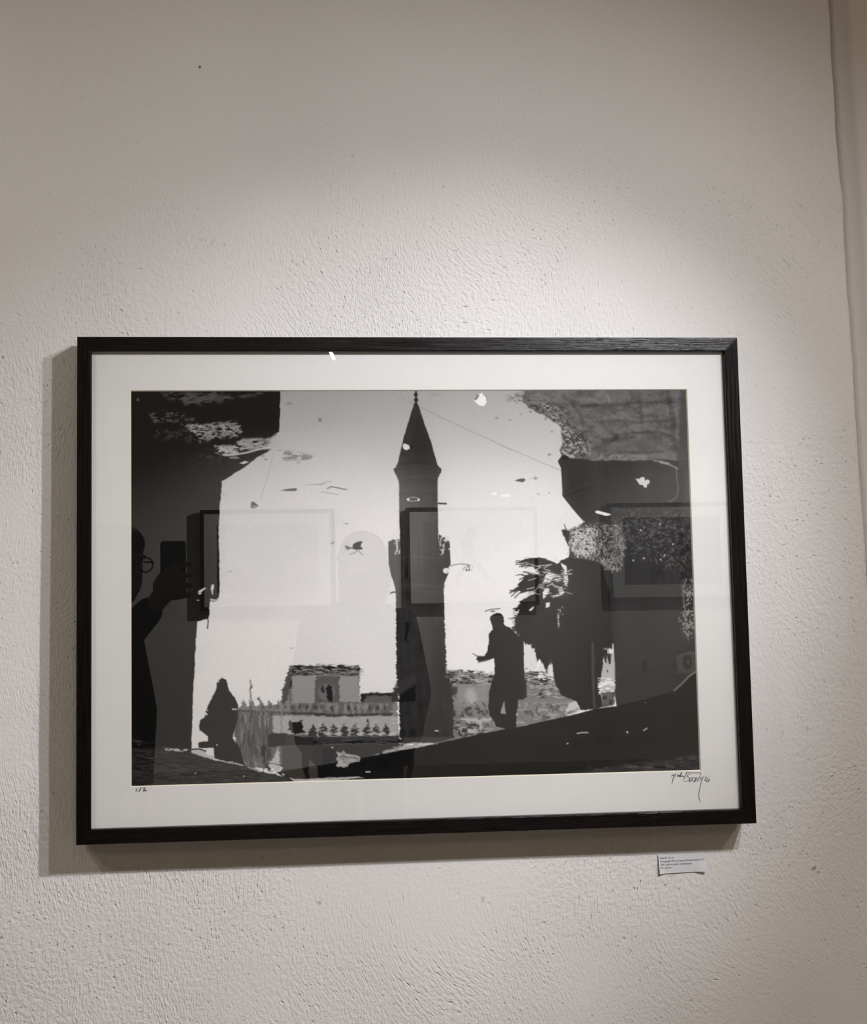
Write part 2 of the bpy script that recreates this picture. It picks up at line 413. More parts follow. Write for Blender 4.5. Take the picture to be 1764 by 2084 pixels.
    def speckle(s, pts, v, sx, sy, seed, lo, hi, soft=6.0, alpha=1.0, oct=3):
        """patches of tone v where noise exceeds lo..hi inside a soft polygon"""
        sl, a = s.poly_alpha(pts, soft)
        if sl is None: return
        x = s.X[sl]; y = s.Y[sl]; n = fbm(x / sx, y / sy, seed, oct)
        k = np.clip((n - lo) / (hi - lo), 0, 1); k = k * k * (3 - 2 * k)
        s.put(sl, a * k * alpha, v)

ORG = {1: (260, 780), 2: (640, 780), 3: (1020, 780), 4: (260, 1060), 5: (640, 1060), 6: (1020, 1060), 7: (260, 1320), 8: (640, 1320), 9: (1020, 1320)}
def c(k, *pts):
    s = 4.009 if k == 9 else 4.41; ox, oy = ORG[k]
    return [(ox + a / s, oy + b / s) for a, b in pts]
def paint_main(P):
    X, Y = P.X, P.Y
    BLK, DRK = 0.006, 0.016
    # sky mirrored in the puddle
    g = np.interp(Y, [795, 850, 930, 1030, 1150, 1350, 1500], [0.36, 0.42, 0.53, 0.68, 0.78, 0.84, 0.86])
    g *= np.interp(X, [268, 600, 860, 920, 1150], [0.94, 0.96, 1.03, 1.10, 1.12])
    g *= 1 + (fbm(X / 160, Y / 90, 3, 3) - 0.5) * 0.10
    P.img[:] = g
    # ---- small leaves, twigs, wires on the sky
    for q, rx, ry, rot in ((c(1, (1450, 182)), 5.5, 2.2, 0), (c(1, (1725, 325)), 4, 4, .6), (c(2, (48, 330)), 4, 3.5, 0.4), (c(1, (860, 993)), 3, 1, -.3),
                           (c(1, (1530, 710)), 3, 2, 0), (c(1, (1237, 685)), 4, 1.6, 0), (c(1, (1215, 655)), 3, 2, 0), (c(2, (280, 1262)), 5, 1.2, 0), (c(5, (162, 198)), 4.5, 1.4, -.4),
                           (c(4, (918, 455)), 3.5, 1.2, -.2), (c(4, (1475, 1143)), 4, 1, -.2), (c(3, (430, 640)), 4.5, 2.4, 0), (c(3, (455, 435)), 2.5, 1.6, 0),
                           (c(3, (260, 255)), 3.5, 2, 0), (c(3, (345, 272)), 2.5, 2, 0), (c(3, (395, 318)), 3, 2.5, 0), (c(3, (80, 330)), 2.5, 1.5, 0), (c(3, (175, 275)), 2, 1.5, 0),
                           (c(3, (305, 852)), 4, 3, 0), (c(3, (330, 995)), 4, 1, .3), (c(3, (430, 985)), 1.5, 1.5, 0), (c(2, (1635, 312)), 3, 2.4, 0)):
        P.ell(q[0][0], q[0][1], rx, ry, 0.20, 1.2, 0.75, rot, (1.5, 4, 4, 9))
    P.ell(*c(2, (1080, 100))[0], 14, 4, 0.30, 3, 0.5); P.ell(*c(2, (1750, 140))[0], 8, 7, 0.28, 2, 0.5, rough=(3, 6, 6, 4))
    P.line(c(1, (1340, 440), (1350, 560), (1315, 600), (1272, 780), (1240, 880), (1190, 1030)), 1.0, 0.30, 0.8)
    P.line(c(1, (1135, 1150), (1090, 1240), (1040, 1320)), 1.0, 0.5, 0.4)
    P.poly(c(1, (1365, 962), (1430, 948), (1510, 940), (1522, 955), (1500, 968), (1430, 968)), 0.09, 0.8)
    P.poly(c(1, (1100, 1100), (1112, 1062), (1125, 1058), (1178, 1098), (1150, 1118), (1105, 1122)), 0.13, 0.9, (1.5, 4, 4, 2))
    P.poly(c(1, (1115, 1104), (1160, 1100), (1130, 1116)), 0.4, 0.8)
    P.line(c(1, (1605, 912), (1730, 905), (1764, 895)), 1.6, 0.3, 0.8); P.line(c(2, (0, 907), (50, 908), (105, 885), (150, 882)), 1.6, 0.28, 0.8)
    P.line(c(2, (60, 910), (110, 912)), 2, 0.4, 0.5)
    P.line(c(2, (115, 945), (150, 927), (190, 935), (288, 955)), 2.4, 0.10, 0.95); P.line(c(2, (60, 975), (120, 983), (205, 999)), 1.6, 0.25, 0.8)
    P.line(c(2, (700, 90), (890, 185), (1100, 290), (1340, 402), (1560, 500), (1764, 598)), 1.5, 0.26, 0.75)
    P.line(c(3, (0, 558), (200, 640), (400, 728), (535, 780)), 1.6, 0.33, 0.8)
    P.speckle(c(1, (1340, 600), (1480, 610), (1660, 650), (1650, 690), (1400, 695)), 0.22, 10, 4, 21, .40, .62, 3)
    P.poly(c(2, (1420, 150), (1450, 115), (1500, 90), (1540, 130), (1545, 165), (1515, 205), (1470, 190)), 0.85, 1.0, (2, 5, 5, 8))
    P.poly(c(2, (1425, 145), (1450, 115), (1475, 95), (1480, 115), (1450, 150)), 0.2, 1.2, (2, 4, 4, 3))
    P.line(c(2, (1540, 110), (1546, 160)), 1.6, 0.25, 0.7)
    P.poly(c(3, (120, 872), (170, 855), (215, 855), (218, 872), (190, 888), (150, 882)), 0.09, 0.9, (1, 4, 4, 2))
    P.line(c(3, (250, 852), (335, 850)), 1.0, 0.4, 0.7); P.line(c(3, (305, 825), (308, 872)), 1.2, 0.3, 0.7)
    P.ell(*c(2, (1610, 992))[0], 6, 3, 0.95, 1.5, 0.8); P.ell(*c(3, (40, 1008))[0], 11, 2.5, 0.97, 1.5, 0.8)
    # bird-like leaf
    P.poly(c(5, (330, 250), (350, 205), (390, 187), (430, 180), (425, 205), (412, 230), (432, 245), (425, 258), (385, 262)), 0.10, 0.8, (1.2, 4, 4, 5))
    P.poly(c(5, (272, 222), (295, 222), (325, 243), (300, 262), (278, 250)), 0.25, 1.2); P.line(c(5, (300, 240), (345, 245)), 2, 0.15)
    P.line(c(5, (320, 300), (365, 285), (390, 265), (430, 305)), 2.6, 0.38, 0.8)
    # ---- left building
    left = c(1, (20, 60), (1368, 70), (1366, 250), (1358, 435), (1325, 480), (1300, 560), (1290, 598), (1235, 625), (1180, 655), (1090, 720), (1030, 768), (970, 800), (910, 840), (845, 882), (835, 1000), (822, 1200), (816, 1411)) \
        + c(4, (822, 300), (826, 560), (820, 690), (800, 700), (738, 722), (732, 800), (722, 880), (690, 888), (625, 905), (612, 1050), (604, 1200), (598, 1411)) + c(7, (592, 300), (580, 600), (570, 915), (570, 1000), (10, 1000))
    P.poly(left, BLK, 0.9, (1.6, 10, 7, 41))
    P.line(c(4, (712, 860), (722, 900), (715, 965)), 2.6, 0.02); P.line(c(4, (745, 700), (800, 712), (760, 724)), 2.5, 0.10)
    P.poly(c(4, (635, 630), (690, 600), (700, 604), (660, 640), (662, 655), (635, 660)), 0.7, 0.9, (1, 4, 3, 2)); P.line(c(4, (640, 645), (665, 642)), 1, 0.05)
    P.poly(c(4, (752, 575), (772, 570), (775, 600), (762, 625), (765, 660), (757, 660), (745, 610)), 0.7, 0.9, (1, 4, 4, 5))
    P.line(c(4, (740, 705), (800, 715)), 1.6, 0.75); P.line(c(4, (622, 712), (638, 714)), 1.6, 0.4)
    # debris and foam over it
    P.speckle(c(1, (300, 85), (860, 80), (840, 180), (780, 190), (500, 190), (420, 180)), 0.085, 14, 7, 61, .42, .72, 4)
    P.speckle(c(1, (840, 90), (1230, 85), (1150, 110), (960, 130), (870, 165)), 0.10, 16, 5, 62, .35, .7, 4)
    P.speckle(c(1, (180, 250), (450, 250), (600, 320), (580, 345), (230, 350)), 0.07, 9, 5, 63, .52, .72, 3)
    P.speckle(c(1, (490, 370), (700, 370), (960, 340), (1010, 400), (1000, 480), (830, 490), (650, 530), (590, 450)), 0.26, 7, 4.5, 64, .44, .66, 4)
    P.speckle(c(1, (240, 430), (600, 400), (620, 540), (250, 500)), 0.035, 9, 6, 65, .5, .7, 4)
    P.speckle(c(1, (780, 560), (960, 560), (980, 640), (870, 650), (790, 620)), 0.40, 8, 4.5, 66, .36, .6, 3)
    P.speckle(c(1, (970, 505), (1100, 500), (1330, 490), (1345, 560), (1240, 590), (1010, 600)), 0.32, 10, 4, 67, .30, .58, 3)
    P.speckle(c(1, (600, 560), (1000, 650), (840, 720), (600, 640)), 0.035, 8, 6, 68, .5, .7, 5)
    P.strokes(c(1, (500, 370), (700, 370), (960, 345), (1010, 400), (990, 480), (830, 485), (660, 520), (590, 450)), 130, (2, 9), (1.2, 3.0), (0.10, 0.42), (-35, 15), 641, .8)
    P.strokes(c(1, (780, 565), (960, 565), (980, 640), (870, 650), (790, 620)), 45, (2, 9), (1.2, 3), (0.2, 0.6), (-25, 20), 642, .8)
    P.strokes(c(1, (980, 505), (1330, 490), (1340, 560), (1010, 600)), 55, (4, 14), (1, 2.6), (0.12, 0.5), (-25, 0), 643, .7)
    P.strokes(c(1, (180, 260), (450, 255), (600, 320), (560, 340), (230, 350)), 30, (2, 7), (1.2, 2.6), (0.05, 0.13), (-30, 20), 644, .7); P.strokes(c(1, (250, 420), (560, 430), (600, 520), (250, 500)), 26, (2, 7), (1.2, 2.6), (0.03, 0.07), (-60, 20), 645, .7)
    P.strokes(c(1, (320, 90), (830, 90), (800, 180), (500, 180)), 45, (5, 16), (1.5, 3.4), (0.03, 0.10), (-35, 5), 646, .7)
    P.line(c(1, (860, 645), (960, 640), (1080, 620), (1200, 585), (1290, 575)), 3.2, 0.55, 0.85, 1.2)
    P.poly(c(1, (1300, 480), (1360, 440), (1375, 560), (1300, 600), (1240, 588)), 0.46, 2.0, (3, 8, 6, 12), 0.85)
    P.poly(c(1, (1005, 718), (1050, 698), (1085, 706), (1040, 725)), 0.6, 1.0); P.poly(c(1, (900, 655), (985, 660), (1000, 672), (940, 680)), 0.22, 1.0, (2, 5, 4, 3))
    P.poly(c(1, (75, 150), (100, 135), (95, 160)), 0.15, 1.4); P.speckle(c(1, (560, 680), (800, 680), (800, 960), (640, 930)), 0.02, 10, 8, 69, .5, .75, 6)
    # ---- far city wall, buildings (rippled water)
    rip = (fbm(X / 60, Y / 2.6, 77, 2) - 0.5) * 7.0 * np.clip((Y - 1290) / 60, 0, 1)
    P.warp(rip, (fbm(X / 9, Y / 5, 78, 2) - 0.5) * 4.0 * np.clip((Y - 1290) / 60, 0, 1))
    bl = c(7, (1365, 560), (1385, 380), (1410, 300), (1450, 172), (1640, 165)) + c(8, (0, 168), (400, 172), (405, 300), (405, 600))
    P.poly(bl, 0.19, 1.2, (1.5, 6, 3, 14))
    P.poly(c(7, (1365, 560), (1385, 380), (1410, 300), (1450, 172), (1490, 180), (1470, 300), (1440, 420), (1400, 560)), 0.035, 1.5, (3, 5, 3, 15))
    P.poly(c(7, (1475, 245), (1690, 240), (1690, 500), (1470, 520)), 0.33, 1.2, (1.5, 6, 3, 16))
    P.poly(c(8, (225, 240), (390, 250), (400, 480), (225, 480)), 0.33, 1.5, (1.5, 6, 3, 17))
    P.poly(c(8, (15, 250), (220, 250), (222, 485), (0, 485), (0, 420)), 0.12, 1.5, (2, 5, 3, 18))
    P.ell(*c(8, (110, 390))[0], 17, 17, 0.19, 2, 0.9); P.ell(*c(8, (75, 370))[0], 4, 8, 0.04, 1.5); P.poly(c(8, (105, 360), (130, 325), (160, 345), (165, 480), (140, 485), (110, 440)), 0.02, 1.2, (1.5, 4, 3, 3))
    P.speckle(c(7, (1440, 150), (1764, 150), (1764, 235), (1460, 240)), 0.03, 8, 2.4, 19, .40, .55, 2); P.speckle(c(8, (0, 140), (405, 150), (405, 260), (0, 215)), 0.03, 8, 2.4, 20, .42, .56, 2)
    P.line(c(7, (1460, 160), (1764, 168)), 3, 0.02); P.line(c(8, (0, 165), (400, 178)), 4.5, 0.02)
    P.poly(c(8, (410, 600), (415, 398), (560, 392), (720, 400), (730, 600)), 0.13, 1.2, (2, 6, 3, 22))
    P.poly(c(8, (410, 480), (415, 400), (440, 400), (720, 395), (720, 420), (470, 425), (440, 480)), 0.025, 1.5, (2, 6, 3, 23)); P.poly(c(8, (690, 410), (740, 300), (760, 480), (690, 480)), 0.05, 2, (3, 5, 3, 24))
    # battlement band
    P.poly(c(7, (985, 540), (1010, 520), (1764, 480), (1764, 1060), (985, 1060)) , 0.15, 1.2, (1.5, 6, 3, 25))
    P.poly(c(8, (0, 480), (740, 480), (760, 1000), (0, 1060)), 0.15, 1.2, (1, 6, 3, 26))
    P.speckle(c(7, (985, 520), (1764, 480), (1764, 780), (985, 780)), 0.30, 6, 22, 27, .45, .7, 2, 0.6); P.speckle(c(8, (0, 490), (740, 490), (740, 600), (0, 600)), 0.30, 6, 12, 28, .4, .65, 2, .8)
    for k in range(6):      # pale merlons with finials, left
        x = 1040 + k * 78; P.poly(c(7, (x - 32, 560), (x - 18, 500), (x - 8, 470), (x, 452), (x + 10, 470), (x + 22, 500), (x + 36, 560)), 0.20, 1.0, (1.5, 4, 3, 29 + k))
    for k in range(9): x = 1210 + k * 66; P.ell(*c(7, (x, 525))[0], 3.2, 5, 0.06, 1.2, .8)
    for k, x in enumerate((15, 155, 300, 360, 490, 560, 630)): P.ell(*c(8, (x, 535))[0], 3.2, 5, 0.05, 1.2, .75)
    P.line(c(7, (985, 555), (1300, 575), (1764, 590)), 4.5, 0.05, .85, 1.5); P.line(c(8, (0, 590), (200, 598), (500, 592), (690, 588)), 5, 0.05, .85, 1.5)
    P.poly(c(7, (1300, 605), (1764, 605), (1764, 770), (1300, 760)), 0.42, 1.5, (2, 6, 3, 36)); P.poly(c(8, (0, 612), (745, 605), (745, 790), (0, 785)), 0.42, 1.5, (2, 6, 3, 37))
    P.poly(c(7, (1450, 640), (1480, 660), (1520, 660), (1565, 640), (1570, 720), (1600, 750), (1500, 770), (1440, 720)), 0.02, 1, (2, 5, 3, 4))
    for x in (1380,): P.line(c(7, (x, 480), (x, 760)), 3.5, 0.25, .8, 1.2)
    def merlon(k, x, y=0, s=1.0):
        P.poly(c(k, *[(x + a * s, y + b) for a, b in ((-36, 785), (-40, 740), (-26, 735), (-34, 715), (-14, 700), (0, 668), (14, 700), (34, 715), (26, 735), (40, 740), (36, 785))]), 0.06, 1.2, (1.5, 4, 3, int(x) % 50))
    for x in (1660, 1745): merlon(7, x, 8)
    for x in (75, 170, 265, 362, 470, 552, 640): merlon(8, x)
    P.line(c(8, (482, 640), (485, 770)), 4, 0.07); 
    for k, x in ((8, 120), (8, 215), (8, 415), (8, 515), (8, 600), (8, 700)): P.ell(*c(k, (x, 765))[0], 8, 3, 0.62, 1.5, .7)
    P.poly(c(7, (1285, 765), (1400, 760), (1560, 790), (1764, 795), (1764, 870), (1400, 875), (1290, 850)), 0.03, 1.2, (2, 8, 3, 39)); P.poly(c(8, (0, 795), (760, 785), (770, 835), (0, 840)), 0.05, 1.2, (2, 9, 3, 40))
    P.line(c(8, (0, 842), (800, 836)), 6, 0.010, 1, 1.2)
    P.poly(c(7, (1380, 880), (1764, 862), (1764, 1060), (1380, 1110)), 0.075, 1.5, (1.5, 8, 3, 42)); P.poly(c(8, (0, 862), (820, 850), (760, 905), (400, 1000), (0, 1050)), 0.07, 1.5, (1.5, 9, 3, 43))
    P.poly(c(8, (75, 900), (190, 900), (190, 1010), (75, 1030)), 0.05, 2, None, .8)
    # left end of the wall: hanging streaks
    P.poly(c(7, (930, 560), (1300, 575), (1300, 780), (1230, 900), (1230, 1080), (1000, 1060)), 0.10, 2, (2, 6, 12, 44))
    P.speckle(c(7, (990, 570), (1300, 580), (1290, 850), (1200, 1060), (1000, 1040)), 0.30, 5, 30, 45, .50, .75, 3, .8); P.speckle(c(7, (960, 570), (1290, 580), (1290, 1060), (1000, 1050)), 0.02, 6, 32, 46, .52, .72, 3, .8)
    P.poly(c(7, (1250, 780), (1300, 760), (1420, 770), (1400, 880), (1260, 880)), 0.015, 1.5, (2, 6, 4, 47)); P.poly(c(7, (1200, 880), (1250, 860), (1250, 1040), (1300, 1110), (1240, 1090), (1195, 1000)), 0.015, 1.5, (3, 5, 5, 48))
    P.poly(c(7, (1355, 885), (1365, 1095), (1330, 1102), (1265, 1060), (1262, 1040), (1300, 990)), 0.55, 1.2, (2, 6, 3, 49)); P.line(c(7, (1262, 1025), (1390, 1045)), 1.5, 0.03)
    P.line(c(7, (1098, 290), (1104, 340), (1096, 400), (1104, 440), (1097, 500), (1110, 560), (1100, 660)), 3.0, 0.05, .85, 1.2); P.ell(*c(7, (1104, 345))[0], 3, 5, .08, 1.5, .8)
    P.poly(c(7, (1150, 455), (1172, 425), (1195, 470)), 0.06, 1.2, (2, 4, 3, 9))
    # right of the minaret
    P.poly(c(8, (1185, 215), (1280, 205), (1600, 240), (1764, 300), (1764, 760), (1240, 830)), 0.24, 1.5, (2, 8, 3, 51))
    P.speckle(c(8, (1185, 195), (1380, 185), (1610, 230), (1600, 310), (1220, 330)), 0.03, 7, 2.4, 52, .42, .56, 2); P.speckle(c(8, (1185, 185), (1610, 200), (1610, 320), (1200, 330)), 0.6, 9, 2.6, 53, .52, .66, 3, .7)
    P.poly(c(8, (1290, 340), (1560, 340), (1545, 500), (1290, 510)), 0.30, 4, (3, 8, 6, 54)); P.ell(*c(8, (1405, 430))[0], 10, 17, 0.50, 5, .8)
    P.poly(c(8, (1205, 340), (1280, 345), (1270, 440), (1215, 400)), 0.05, 2, (2, 5, 4, 55))
    P.speckle(c(8, (1240, 490), (1560, 480), (1560, 600), (1240, 620)), 0.07, 5, 7, 56, .42, .62, 2)
    P.poly(c(8, (1250, 620), (1620, 610), (1610, 680), (1540, 750), (1340, 790), (1250, 790)), 0.20, 1.5, (2, 6, 3, 57)); P.speckle(c(8, (1255, 620), (1620, 620), (1620, 690), (1440, 770), (1300, 740)), 0.50, 8, 6, 58, .42, .62, 3)
    P.speckle(c(8, (1250, 660), (1600, 650), (1500, 780), (1260, 800)), 0.04, 6, 6, 59, .5, .6, 2)
    # between the man and the palm
    P.poly(c(9, (120, 180), (480, 180), (640, 400), (640, 500), (480, 570), (120, 650)), 0.22, 1.5, (3, 7, 4, 71))
    P.speckle(c(9, (180, 220), (430, 200), (480, 400), (190, 340)), 0.62, 9, 3, 72, .46, .64, 3, .8); P.speckle(c(9, (180, 230), (430, 230), (480, 400), (200, 420)), 0.06, 10, 3, 73, .54, .68, 3, .7)
    P.poly(c(9, (205, 330), (300, 320), (310, 440), (215, 450)), 0.22, 2, (2, 5, 3, 74), .8); P.poly(c(9, (305, 345), (340, 335), (345, 400), (310, 400)), 0.03, 1.5, (2, 4, 3, 75))
    P.speckle(c(9, (130, 440), (640, 440), (640, 520), (480, 560), (130, 620)), 0.42, 9, 5, 76, .46, .66, 3, .8); P.speckle(c(9, (130, 450), (520, 450), (520, 560), (130, 620)), 0.08, 7, 10, 79, .5, .66, 3, .8)
    P.poly(c(9, (540, 450), (600, 425), (640, 450), (640, 490), (560, 510), (525, 530)), 0.62, 1.5, (3, 6, 3, 80))
    P.warp(0, 0)
    for q in (c(8, (0, 150), (405, 160), (405, 240), (0, 200)), c(7, (1440, 160), (1764, 160), (1764, 235), (1460, 240)), c(8, (1190, 200), (1600, 225), (1600, 320), (1210, 320))):
        P.strokes(q, 34, (6, 18), (0.9, 2.2), (0.03, 0.10), (-10, 10), 2001, .55, .15, 1.1); P.strokes(q, 16, (6, 16), (0.9, 1.8), (0.35, 0.7), (-10, 10), 2002, .5, .15, 1.1)
    P.strokes(c(8, (1250, 630), (1620, 610), (1560, 740), (1300, 780)), 26, (5, 16), (1, 2.2), (.35, .65), (-10, 10), 2003, .5, .1, 1.2); P.strokes(c(9, (190, 210), (470, 210), (470, 400), (200, 400)), 30, (5, 18), (1, 2.2), (.4, .8), (-25, 5), 2004, .55, .2, 1.1); P.strokes(c(9, (190, 210), (470, 210), (470, 420), (200, 420)), 26, (5, 18), (1, 2.2), (.04, .14), (-25, 5), 2005, .55, .2, 1.1)
    P.strokes(c(8, (0, 620), (745, 615), (745, 780), (0, 780)), 60, (5, 16), (.9, 1.8), (.45, .65), (-8, 8), 2006, .6); P.strokes(c(8, (0, 790), (760, 785), (760, 850), (0, 860)), 40, (8, 30), (.9, 2), (.02, .12), (-3, 3), 2007, .7)
    P.strokes(c(7, (1000, 600), (1280, 600), (1240, 1040), (1020, 1030)), 60, (10, 34), (1, 3), (.03, .24), (82, 98), 2008, .7)
    # ---- minaret
    P.warp((fbm(X / 20, Y / 3.0, 81, 2) - 0.5) * 6.0 * np.clip((Y - 1180) / 150, 0, 1), 0)
    MN = lambda x, y: 0.030 + 0.016 * (fbm(x / 6, y / 60, 83, 2) - 0.5) + 0.012 * (fbm(x / 18, y / 9, 84, 3) - 0.5)
    P.line(c(2, (910, 78), (910, 185)), 4.5, 0.03, .95, 0.9); P.ell(*c(2, (908, 102))[0], 4.2, 3.6, 0.02); P.ell(*c(2, (911, 150))[0], 4.6, 5, 0.03)
    tower = c(2, (910, 165), (930, 190), (990, 370), (1050, 540), (1105, 738), (1140, 768), (1135, 800), (1108, 850), (1104, 880), (1106, 1100), (1112, 1411)) \
        + c(5, (1112, 120), (1165, 145), (1212, 190), (1217, 300), (1222, 390), (1200, 480), (1165, 560), (1160, 640), (1166, 800), (1172, 1000), (1180, 1250), (1185, 1411)) + c(8, (1182, 80), (1190, 220), (1225, 330), (1245, 500), (1252, 800), (1100, 850), (800, 850), (765, 800), (758, 480), (738, 300), (733, 0)) \
        + c(5, (733, 1200), (730, 900), (728, 640), (712, 560), (688, 500), (664, 380), (660, 190), (705, 165), (762, 165), (766, 100), (758, 0)) + c(2, (760, 1200), (757, 900), (748, 860), (706, 775), (742, 735), (800, 480), (870, 250), (895, 180))
    P.poly(tower, MN, 0.9, (0.8, 8, 3, 82))
    P.poly(c(2, (910, 200), (955, 330), (1040, 560), (1085, 720), (900, 700), (905, 400)), 0.018, 4, None, .6)
    P.line(c(2, (740, 738), (830, 715), (920, 708), (1010, 715), (1104, 742)), 4, 0.012, .8, 1.5)
    for y, v in ((835, .05), (870, .015), (950, .05), (985, .018)): P.line(c(2, (765, y + 25), (830, y + 5), (930, y), (1030, y + 6), (1100, y + 22)), 3.0, v, .6, 1.6)
    P.poly(c(2, (790, 560), (805, 540), (845, 555), (855, 585), (825, 600), (800, 590)), 0.7, 1.0); P.line(c(2, (868, 560), (866, 590)), 3, 0.01)
    P.line(c(2, (830, 1040), (850, 1030), (885, 1022), (925, 1030), (943, 1046), (925, 1052), (885, 1060), (850, 1055), (830, 1040)), 1.2, 0.45, .8); P.ell(*c(2, (840, 1043))[0], 2.4, 2.6, .75); P.ell(*c(2, (934, 1046))[0], 2.2, 2.4, .75)
    P.line(c(2, (1088, 1074), (1130, 1078)), 2, 0.03); P.line(c(2, (1115, 1079), (1180, 1081)), 4, 0.03, 1, 1)
    P.speckle(c(5, (715, 170), (765, 170), (765, 290), (725, 300)), 0.6, 4, 9, 85, .48, .62, 2); P.line(c(5, (738, 185), (742, 270)), 3.4, 0.62, .85)
    P.speckle(c(5, (1118, 150), (1180, 160), (1160, 310), (1120, 300)), 0.5, 3.5, 5, 86, .52, .64, 2); P.speckle(c(5, (1110, 120), (1210, 140), (1215, 200), (1120, 160)), 0.7, 4, 3, 87, .45, .6, 2)
    P.speckle(c(5, (690, 140), (760, 150), (760, 180), (690, 190)), 0.7, 4, 3, 88, .5, .62, 2); P.line(c(5, (1205, 250), (1216, 265)), 2, .6)
    P.line(c(5, (668, 360), (760, 328), (860, 320), (1000, 330), (1215, 330)), 3, 0.055, .5, 1.5); P.line(c(5, (735, 590), (870, 575), (1160, 590)), 5, 0.05, .6, 2)
    P.poly(c(5, (815, 400), (835, 390), (840, 510), (810, 520)), 0.008, 1.5); P.poly(c(5, (815, 915), (850, 905), (850, 960), (825, 1085), (806, 1080)), 0.010, 1.5)
    P.poly(c(5, (780, 640), (860, 640), (862, 700), (820, 710)), 0.014, 2, None, .7)
    P.line(c(5, (682, 650), (700, 640), (740, 640)), 3.2, 0.03)
    P.ell(*c(5, (1182, 448))[0], 6.5, 5.5, 0.85, 1); P.poly(c(5, (1195, 440), (1210, 405), (1250, 393), (1230, 420)), 0.8, 1)
    P.line(c(5, (1175, 440), (1200, 455), (1185, 468)), 1.2, 0.2, .6)
    P.line(c(5, (1222, 405), (1255, 395), (1295, 386), (1360, 390), (1385, 398), (1362, 420), (1358, 445)), 1.8, 0.12, .9); P.line(c(5, (1330, 442), (1350, 410)), 1.8, 0.2, .8); P.line(c(5, (1385, 398), (1390, 440), (1360, 445)), 2.6, 0.12, .9)
    P.line(c(5, (1390, 395), (1420, 410), (1410, 445), (1385, 450)), 1.4, 0.35, .7); P.line(c(5, (940, 658), (1015, 655)), 1.6, 0.012, .8)
    P.poly(c(8, (735, 300), (905, 235), (905, 320), (760, 420)), 0.05, 4, (3, 8, 6, 5), .6); P.poly(c(8, (760, 420), (905, 320), (912, 470), (760, 480)), 0.008, 1.5, None, .9)
    for x in (790, 880, 980, 1090, 1180): P.poly(c(8, (x - 28, 785), (x - 25, 745), (x - 6, 720), (x + 8, 720), (x + 28, 745), (x + 30, 785)), 0.016, 2, None, .8)
    P.poly(c(8, (800, 800), (1250, 795), (1250, 840), (800, 845)), 0.07, 2, (2, 8, 3, 6), .8)
    P.line(c(8, (1078, 737), (1112, 738)), 2.2, 0.6)
    P.warp(0, 0)
    # ---- right-hand buildings, stone wall
    P.poly(c(3, (505, 700), (545, 640), (620, 672), (1720, 672)) + [(1440, 1420)] + c(9, (940, 470), (920, 350), (915, 0)) + c(6, (1000, 900), (600, 680), (600, 340), (640, 120), (745, 0)) + c(3, (748, 1250), (640, 1130), (548, 1010), (535, 760), (510, 710)),
           lambda x, y: 0.036 + 0.016 * (fbm(x / 16, y / 140, 101, 3) - 0.5), 0.9, (0.6, 9, 9, 100))
    P.poly(c(3, (560, 1010), (690, 965), (800, 935), (780, 1250), (740, 1230)), 0.034, 5, None, .6); P.line(c(3, (575, 1012), (700, 965), (810, 930)), 2, 0.012, .6, 1.5)
    P.poly(c(6, (600, 430), (880, 340), (960, 420), (960, 590), (610, 660)), 0.034, 6, None, .6); P.line(c(6, (600, 650), (760, 610), (930, 580)), 2, 0.016, .6, 1.5)
    stone = c(3, (190, 165), (200, 110), (215, 55), (1720, 40), (1720, 690), (1000, 690), (800, 690), (610, 672), (540, 650), (520, 600), (548, 520), (532, 392), (400, 300), (240, 215))
    P.poly(stone, lambda x, y: 0.125 + 0.15 * (fbm(x / 24, y / 11, 111, 4, 0.6) - 0.5) + 0.06 * (fbm(x / 3.5, y / 3.5, 118, 2) - 0.5) + 0.05 * (fbm(x / 4, y / 4, 112, 2) - 0.5) * np.clip((1180 - x) / 60, 0, 1), 1.2, (3, 9, 9, 110))
    def joint(*pts, w=4, v=0.03, a=.75): P.line(c(3, *pts), w * 1.4, v, a * 0.62, 2.6)
    joint((560, 130), (640, 160), (720, 205), (850, 200), (1100, 190), (1240, 175), (1520, 175)); joint((720, 205), (840, 205), w=5, v=.02)
    joint((740, 350), (900, 345), (1050, 340), (1250, 350), (1500, 335), v=.045, w=3); joint((640, 190), (700, 260), (740, 370), w=5, v=.035); joint((1250, 180), (1260, 350), w=4, v=.04)
    joint((900, 350), (960, 420), (1040, 480), (1000, 510), w=6, v=.022); joint((1040, 460), (1300, 435), (1500, 470), w=3, v=.03); joint((830, 590), (1000, 520), (1200, 480), w=3, v=.04)
    joint((930, 520), (1040, 490), w=8, v=.02); joint((1050, 612), (1250, 630), (1450, 610), w=4, v=.03); joint((1180, 450), (1400, 430), (1520, 470), w=2.5, v=.03)
    P.line(c(3, (700, 230), (760, 380), (800, 400)), 2.4, 0.12, .5); P.ell(*c(3, (965, 140))[0], 3, 9, .20, 2, .7, -.3); P.ell(*c(3, (950, 400))[0], 7, 12, .12, 3, .7, -.5)
    P.poly(c(3, (820, 600), (1000, 540), (1200, 490), (1300, 500), (1280, 600), (1050, 605)), 0.11, 5, (2, 7, 7, 8), .5); P.poly(c(3, (1200, 520), (1450, 490), (1460, 560), (1250, 600)), 0.075, 5, None, .5)
    joint((1490, 60), (1520, 200), (1545, 330), (1535, 470), (1590, 640), (1600, 800), w=8, v=.028, a=.7); P.poly(c(3, (1600, 60), (1720, 60), (1720, 1500), (1640, 1200), (1590, 700)), 0.06, 4, None, .8)
    P.line(c(3, (560, 130), (620, 165), (650, 220)), 4, .05, .6, 2)
